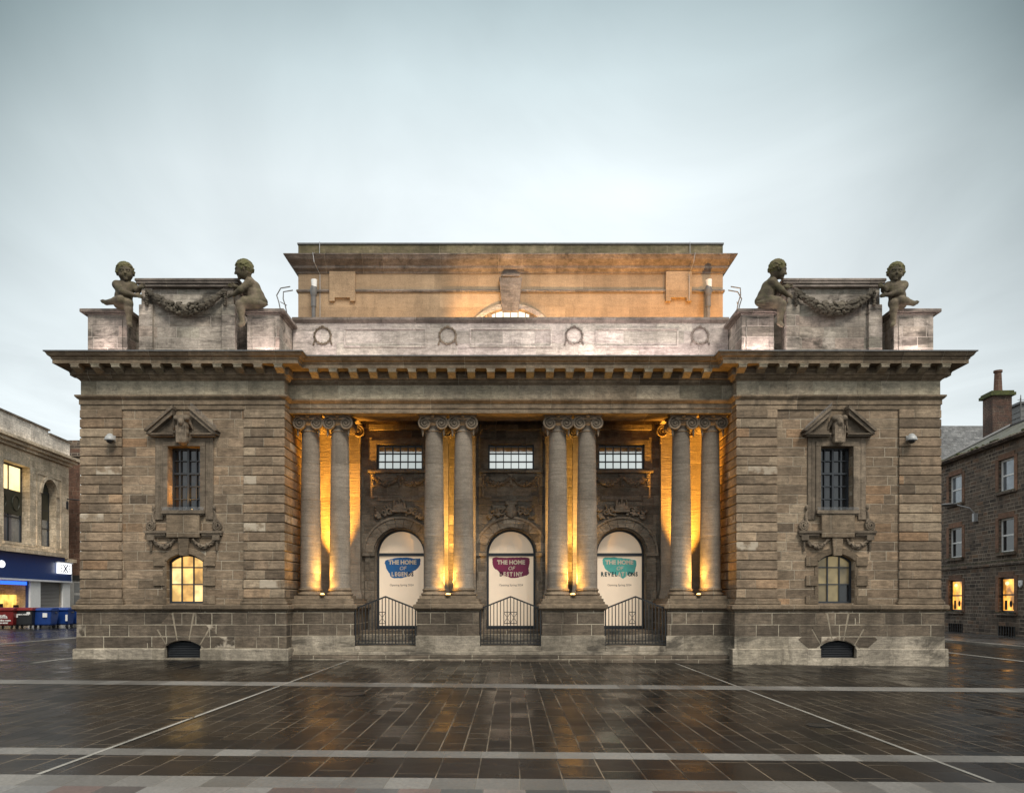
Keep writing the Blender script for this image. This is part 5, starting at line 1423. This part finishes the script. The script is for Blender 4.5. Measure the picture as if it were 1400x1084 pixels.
mb = MB().box(-9, ul(84), -0.5, 0, 5.15, 5.42); mb.box(-9, ul(84), -0.3, 0, 5.42, 5.62); mb.box(ul(84), U1 + 0.3, -0.45, 0, 4.85, 5.1); obj('ledge', mb, M['ashlar'], LB)
fs_ = obj('fascia', MB().box(-9, ul(84), -0.25, 0, 3.42, 5.15).box(ul(84), U1 - 0.1, -0.25, 0, 3.42, 4.85), M['bluesign'], LB)
obj('fascia_trim', MB().box(-9, U1 - 0.06, -0.28, 0, 3.30, 3.42).box(U1 - 0.1, U1 - 0.04, -0.27, 0, 3.42, 4.85), M['bluetrim'], fs_)
obj('emblem', MB().ball((ul(0) - 0.30, -0.27, 4.30), (0.42, 0.04, 0.24), 16, 8), M['signlit'], fs_)
obj('shop_pilaster', MB().box(sw[1], sh[0], -0.12, 0.1, 0, 3.30), M['white'], LB); obj('shop_pilaster', MB().box(sh[1], U1 - 0.05, -0.12, 0.1, 0, 3.30), M['white'], LB)
mb = MB()
for k in range(30): z = 0.3 + k * 0.1; mb.prism_x([(0.16, z), (0.125, z + 0.05), (0.16, z + 0.1), (0.2, z + 0.1), (0.2, z)], sh[0], sh[1])
obj('roller_shutter', mb, M['shutter'], LB)
fr = obj('shop_window', MB().box(sw[0], sw[1], 0.0, 0.15, 0.9, 1.0).box(sw[1] - 0.12, sw[1], 0.0, 0.15, 1.0, 3.3).box(-3.2, -3.1, 0.0, 0.15, 1.0, 3.3), M['bluesign'], LB)
obj('light_strip', MB().box(sw[0], sw[1] - 0.13, 0.05, 0.14, 3.02, 3.25), M['led'], fr)
obj('shop_interior', MB().box(sw[0], sw[1], 0.80, 0.86, 0.9, 2.35), M['shoplit'], fr)
mb = MB(); rn = random.Random(3)
for k in range(14): xk = sw[0] + 0.5 + k * 0.95; mb.box(xk, xk + rn.uniform(0.15, 0.4), 0.5, 0.7, 0.9, 0.9 + rn.uniform(0.4, 1.0))
obj('display_goods', mb, M['nearblack'], fr)
# projecting lit sign on the fascia
SG = thing('shop_sign', 'small square white lit sign with a dark star cross mark on the navy fascia', 'sign', (-33.0, 27.0, 0), rad(94.63))
sx = ul(80); ob = obj('sign_box', MB().box(sx - 0.95, sx + 0.95, -0.50, -0.30, 3.95, 4.72), M['signlit'], SG); obj('sign_bracket', MB().box(sx - 1.05, sx + 1.2, -0.52, -0.25, 4.73, 4.80).box(sx - 0.06, sx + 0.06, -0.30, -0.25, 4.2, 4.5), M['bluetrim'], SG)
mb = MB()
for a in (0.55, -0.55): mb.prism_y([(sx + 0.42 * ca * math.cos(a) - sa * 0.05 * math.sin(a), 4.33 + 0.33 * ca * math.sin(a) * 1.6 + sa * 0.05 * math.cos(a)) for ca, sa in ((-1, -1), (1, -1), (1, 1), (-1, 1))], -0.515 - 0.004 * (a > 0), -0.49)
for (ax_, az_) in ((0.62, 0), (-0.62, 0), (0, 0.27), (0, -0.27), (0.62, 0.2), (-0.62, 0.2), (0.62, -0.2), (-0.62, -0.2)): mb.ball((sx + ax_, -0.50, 4.33 + az_), (0.07, 0.02, 0.06), 8, 6)
obj('sign_mark', mb, M['navy'], SG)

# brown tenement behind on the left
TB = thing('tenement', 'red brown sandstone tenement behind the left corner of the museum', 'building', (-30.0, 40.0, 0))
obj('wall', MB().box(-5.9, 13, 0, 12, -1, 14.2), M['redstone'], TB)
obj('cornice', MB().box(-6.2, 13, -0.4, 0.2, 13.55, 13.85).box(-6.0, 13, -0.2, 0.2, 13.2, 13.55).box(-5.9, 13, 0, 0.3, 14.2, 14.9), M['rubble'], TB)
obj('roof', MB().prism_x([(0.6, 14.7), (6, 17.2), (11.6, 14.7)], -5.8, 13), M['slate'], TB)
xw0 = PX(110, 40) + 30.0
for z0, z1 in ((10.5, 12.6), (5.8, 8.0)):
    fr = obj('window', bars(xw0, xw0 + 1.3, z0, z1, 1, 2, -0.04, t=0.1, ft=0.14, d=0.06), M['white'], TB); obj('pane', MB().box(xw0 + 0.1, xw0 + 1.2, 0.0, -0.012, z0 + 0.1, z1 - 0.1), M['greywin'], fr)
mb = MB().box(-5.7, 13, -0.1, 0, 0, 3.6); sf = obj('shopfront', mb, M['camgrey'], TB)
mb = MB()
for k in range(8): mb.box(-5.2 + k * 1.5, -4.1 + k * 1.5, -0.115, -0.09, 0.5, 2.4); mb.box(-5.2 + k * 1.5, -4.1 + k * 1.5, -0.115, -0.09, 2.6, 3.4)
obj('shop_panes', mb, M['greywin'], sf)
obj('shop_fascia', MB().box(-5.9, 13, -0.2, 0, 3.6, 4.0), M['nearblack'], TB)
LL = thing('wall_lantern', 'dark blue wall lantern on a thin arm at the shop building corner', 'lantern', (PX(90, 36.2), 36.2, PZ(690, 36.2)))
obj('lantern_body', MB().lathe([(0.10, -0.55), (0.28, -0.45), (0.30, 0.25), (0.22, 0.40), (0.05, 0.55)], 0, 0, 8).grow(0.65), M['iron'], LL); obj('arm', MB().tube([(-0.9, 0.1, 0.2), (0, 0, 0.45), (1.6, 0.6, 0.35)], 0.05, 6), M['iron'], LL)

# bins
M['binred'] = plain('red bin steel', (0.16, 0.012, 0.012), 0.4, var=0.15); M['binblack'] = plain('black bin plastic', (0.018, 0.02, 0.022), 0.45, var=0.2); M['binblue'] = plain('blue bin plastic', (0.008, 0.04, 0.19), 0.4, var=0.15)
def bin_(x, y, body, lid, label, words=None, w=1.28):
    B = thing('wheelie_bin', label, 'bin', (x, y, gz(x)), rad(6), 'wheeled refuse bins by the shop')
    hw = w / 2; mb = MB(); vs = []
    for z, k, f in ((0.18, 0.80, 0.36), (0.25, 0.86, 0.42), (1.02, 1.0, 0.52), (1.08, 1.02, 0.54)):
        vs += [(-hw * k, -f, z), (hw * k, -f, z), (hw * k, f, z), (-hw * k, f, z)]
    fs = [(0, 3, 2, 1), (12, 13, 14, 15)]
    for l in range(3):
        for i in range(4): j = (i + 1) % 4; fs.append((l * 4 + i, l * 4 + j, l * 4 + 4 + j, l * 4 + 4 + i))
    mb.add(vs, fs); obj('bin_body', mb, body, B, bevel=0.02)
    mb = MB().box(-hw - 0.04, hw + 0.04, -0.60, 0.58, 1.08, 1.15)
    mb.prism_x([(-0.58, 1.15), (-0.40, 1.24), (0.45, 1.27), (0.56, 1.15)], -hw, hw)
    obj('lid', mb, lid, B, bevel=0.02)
    for s2 in (-1, 1):
        obj('lifting_pin', MB().tube([(s2 * hw, 0, 0.95), (s2 * (hw + 0.12), 0, 0.95)], 0.04, 8), M['grille'], B)
        for f in (-1, 1): obj('wheel', MB().tube([(s2 * hw * 0.7 - 0.03, f * 0.34, 0.1), (s2 * hw * 0.7 + 0.03, f * 0.34, 0.1)], 0.1, 12), M['iron'], B)
    for q_ in (words or []):
        body_, size, zz_, m_ = q_; o = obj('lettering', text_mesh(body_, size, bold=0.008), m_, B); o.location = (0, -0.44 - (zz_ - 0.25) * 0.13 - 0.012, zz_); o.rotation_euler = (rad(-7.4) * -1, 0, 0)
    return B
def bpos(px, d): return (px - CX) / FPX * d, d - DIST
bx, by = bpos(10, 48.5); bin_(bx, by, M['binred'], M['binred'], 'red refuse bin with white lettering, leftmost of the bin row', [('Biffa', 0.30, 0.72, M['white']), ('recycling waste', 0.14, 0.50, M['white']), ('0800 307307', 0.10, 0.34, M['white'])], 1.2)
bx, by = bpos(36, 49.0); b2 = bin_(bx, by, M['binblack'], M['binred'], 'black refuse bin with a red lid and white stickers', [('GENERAL WASTE', 0.10, 0.85, M['white'])], 1.15)
obj('sticker', MB().box(0.26, 0.46, -0.535, -0.52, 0.86, 1.0), M['white'], b2); obj('sticker', MB().box(-0.42, -0.24, -0.53, -0.50, 0.68, 0.82), M['white'], b2)
bx, by = bpos(61.5, 49.5); b3 = bin_(bx, by, M['binblue'], M['binblue'], 'blue refuse bin with a square white sticker', None, 1.2)
obj('sticker', MB().box(0.1, 0.36, -0.54, -0.50, 0.68, 0.94), M['white'], b3)
bx, by = bpos(85, 51.0); b4 = bin_(bx, by, M['binblue'], M['binblue'], 'blue refuse bin between two other blue bins', None, 1.15)
obj('sticker', MB().box(0.42, 0.54, -0.54, -0.50, 0.42, 0.82), M['white'], b4)
bx, by = bpos(104, 52.5); bin_(bx, by, M['binblue'], M['binblue'], 'blue refuse bin half hidden behind the museum corner', None, 1.15)

# right: rubble tenement
def dr_(x): return 25.38 / ((x - CX) / FPX - 0.0743)
def ur(x): return (55.5 - dr_(x)) * 1.0028
def zr(x, y): return EYE + (HY - y) * dr_(x) / FPX
RB = thing('stone_tenement', 'dark rubble stone tenement with white sash windows at the right edge', 'building', (29.5, 30.5, 0), rad(-94.25))
wins = []
cols = ((1297.5, 1315.5), (1365.5, 1387.0))
u_c = [(ur(a), ur(b)) for a, b in cols]; pitch = u_c[1][0] - u_c[0][0]
u_all = [(u_c[0][0] - pitch, u_c[0][1] - pitch)] + u_c + [(u_c[1][0] + pitch, u_c[1][1] + pitch)]
rows = ((8.3, 10.2, 'g'), (4.75, 6.75, 'd'), (1.25, 3.30, 'l'))
cm = MB()
for a, b_ in u_all:
    for z0, z1, k in rows: cm.box(a, b_, -1, 0.5, z0, z1)
    cm.box(a - 0.1, b_ + 0.1, -1, 0.6, -0.3, 0.45)
obj('wall', cut(MB().box(-14, 22, 0, 9, -2, 11.1), cm), M['rubble'], RB)
M['greyglass'] = plain('sky reflecting sash glass', (0.22, 0.24, 0.26), 0.1, 0.5, 0.3, 1.2)
for (a, b_) in u_all:
    for z0, z1, k in rows:
        mb = MB()
        for (xa, xb, za, zb) in ((a - 0.32, a, z0 - 0.1, z1 + 0.1), (b_, b_ + 0.32, z0 - 0.1, z1 + 0.1), (a, b_, z1, z1 + 0.32)): mb.box(xa, xb, -0.03, 0.0, za, zb)
        for xx, s2 in ((a, 1), (b_, -1)): pass
        sr = obj('window_surround', mb, M['dressing'], RB)
        obj('sill', MB().box(a - 0.25, b_ + 0.25, -0.16, 0.2, z0 - 0.16, z0), M['rubble'], sr); obj('sill_moss', MB().box(a - 0.2, b_ + 0.2, -0.165, -0.02, z0 - 0.01, z0 + 0.015), M['moss'], sr)
        fr = obj('window', bars(a, b_, z0, z1, 1, 2, 0.16, t=0.09, ft=0.11, d=0.07), M['white'] if k != 'l' else M['frame'], RB)
        obj('pane', MB().box(a + 0.05, b_ - 0.05, 0.21, 0.22, z0, z1), M['greyglass'] if k == 'g' else (M['glass'] if k == 'd' else M['roomlit']), fr)
        if k == 'l':
            mb = MB(); zc = z0 + 0.15
            mb.box(a + 0.3, a + 0.55, 0.19, 0.208, zc, zc + 0.55); mb.box(b_ - 0.5, b_ - 0.2, 0.19, 0.208, zc, zc + 0.4); mb.ball(((a + b_) / 2 + 0.1, 0.2, zc + 0.35), (0.16, 0.01, 0.2))
            obj('room_furniture', mb, M['nearblack'], fr)
            obj('ceiling_lamp', MB().ball((a + 0.55, 0.2, z1 - 0.35), (0.22, 0.01, 0.11)), M['winlit'], fr)
    mb = MB()
    for k in range(7): xx = a + (b_ - a) * k / 6; mb.box(xx - 0.02, xx + 0.02, -0.02, 0.02, -0.3, 0.45)
    obj('basement_bars', mb, M['iron'], RB)
obj('string_course', MB().box(-14, 22, -0.10, 0, 4.0, 4.22), M['rubble'], RB); obj('string_moss', MB().box(-14, 22, -0.09, -0.01, 4.22, 4.25), M['moss'], RB)
obj('base_wall', MB().box(-14, 22, -0.08, 0, -1, 0.62), M['rubble'], RB) if False else None
obj('gutter', MB().box(-14, 22, -0.35, 0, 11.1, 11.26).tube([(-14, -0.38, 11.24), (22, -0.38, 11.24)], 0.09, 8), M['rubble'], RB)
mb = MB(); rn = random.Random(8)
for k in range(420):
    xx = rn.uniform(-13, 21.5); mb.ball((xx, rn.uniform(-0.42, 0.15), 11.30 + rn.uniform(-0.06, 0.10)), (rn.uniform(0.06, 0.28), rn.uniform(0.06, 0.16), rn.uniform(0.03, 0.09)), 7, 5)
obj('roof_moss', mb, M['moss'], RB, smooth=60)
obj('roof', MB().prism_x([(-0.35, 11.27), (4.2, 13.62), (8.9, 11.27)], 1.1, 22), M['mosslate'], RB)
obj('roof', MB().prism_x([(-0.35, 11.26), (4.2, 12.75), (8.9, 11.26)], -14, 1.1), M['mosslate'], RB)
obj('skew_flashing', MB().tube([(1.1, -0.35, 11.36), (1.1, 4.2, 13.72)], 0.11, 6).tube([(1.1, 4.2, 13.68), (22, 4.2, 13.68)], 0.09, 6), M['lead'], RB)
ch = obj('chimney', MB().box(-0.3, 1.0, 3.1, 4.35, 11.5, 15.75), M['chimbrick'], RB)
obj('chimney_cap', MB().box(-0.5, 1.2, 2.92, 4.53, 15.75, 15.95).box(-0.4, 1.1, 3.0, 4.45, 15.95, 16.08), M['moss'], ch)
obj('chimney_pot', MB().lathe([(0.30, 16.08), (0.27, 16.3), (0.22, 17.45), (0.28, 17.47), (0.28, 17.6), (0.15, 17.6)], 0.4, 3.75, 14), M['redstone'], ch, smooth=40)
obj('chimney_pipe', MB().tube([(1.3, 4.75, 13.5), (1.3, 4.75, 15.5)], 0.05, 6), M['pipe'], ch)
mb = MB().tube([(1.6, 4.6, 13.4), (1.6, 4.6, 15.6)], 0.03, 5).tube([(1.6, 4.4, 15.3), (1.6, 6.2, 15.3)], 0.02, 5)
for k in range(6): mb.tube([(1.6, 4.6 + 0.28 * k, 14.95), (1.6, 4.6 + 0.28 * k, 15.65)], 0.014, 4)
obj('aerial', mb, M['pipe'], RB)
mb = MB().box(-5.2, -3.0, 7.1, 9.6, 10.8, 16.1)
for k in range(10): mb.box(-5.25, -2.97, 7.05, 9.65, 12.0 + k * 0.4, 12.06 + k * 0.4)
dm = obj('dormer', mb, M['pipe'], RB); obj('dormer_roof', MB().box(-5.4, -2.8, 6.9, 9.8, 16.1, 16.25), M['lead'], dm)
WL = thing('street_lamp', 'grey street lamp on a bracket on the rubble stone tenement', 'street lamp', (29.5, 30.5, 0), rad(-94.25))
ux = ur(1336); zz_ = zr(1336, 705)
obj('lamp_box', MB().box(ux - 0.12, ux + 0.12, -0.25, 0, zz_ - 0.35, zz_ + 0.15), M['steel'], WL); obj('arm', MB().tube([(ux, -0.12, zz_ + 0.1), (ux - 0.1, -0.4, zz_ + 0.5), (ux - 0.5, -1.0, zz_ + 0.75)], 0.035, 6), M['steel'], WL)
obj('lamp_head', MB().ball((ux - 0.75, -1.35, zz_ + 0.78), (0.45, 0.5, 0.11), 14, 8), M['pipe'], WL, smooth=60)
AB = thing('alarm_box', 'small white alarm box beside the lit ground floor window on the right', 'alarm', (29.5, 30.5, 0), rad(-94.25))
ux = ur(1396.5); z_ = zr(1396, 798); obj('alarm_case', MB().prism_y([(ux - 0.16, z_ + 0.2), (ux + 0.16, z_ + 0.2), (ux + 0.16, z_ - 0.08), (ux, z_ - 0.22), (ux - 0.16, z_ - 0.08)], -0.1, 0), M['white'], AB, bevel=0.02)
obj('alarm_lens', MB().box(ux - 0.05, ux + 0.05, -0.115, -0.1, z_ - 0.02, z_ + 0.06), M['greywin'], AB)

# slate roofed building further back on the right
FB = thing('slate_roof_house', 'far house of which only a grey slate roof shows, left of the chimney', 'house', (42.0, 48.0, 0))
obj('wall', MB().box(-9, 5, 0, 10, -1, 12.5), M['rubble'], FB); obj('roof', MB().prism_x([(-0.5, 12.2), (5, 18.9), (10.5, 12.2)], -9.2, 5.2), M['slate'], FB)
sk = obj('skylight', MB().add([(-3.6, 2.0, 15.5), (-2.2, 2.0, 15.5), (-2.2, 3.1, 16.8), (-3.6, 3.1, 16.8), (-3.6, 2.1, 15.2), (-2.2, 2.1, 15.2), (-2.2, 3.2, 16.5), (-3.6, 3.2, 16.5)], [(0, 1, 2, 3), (0, 4, 5, 1), (1, 5, 6, 2), (3, 2, 6, 7), (0, 3, 7, 4)]), M['white'], FB)
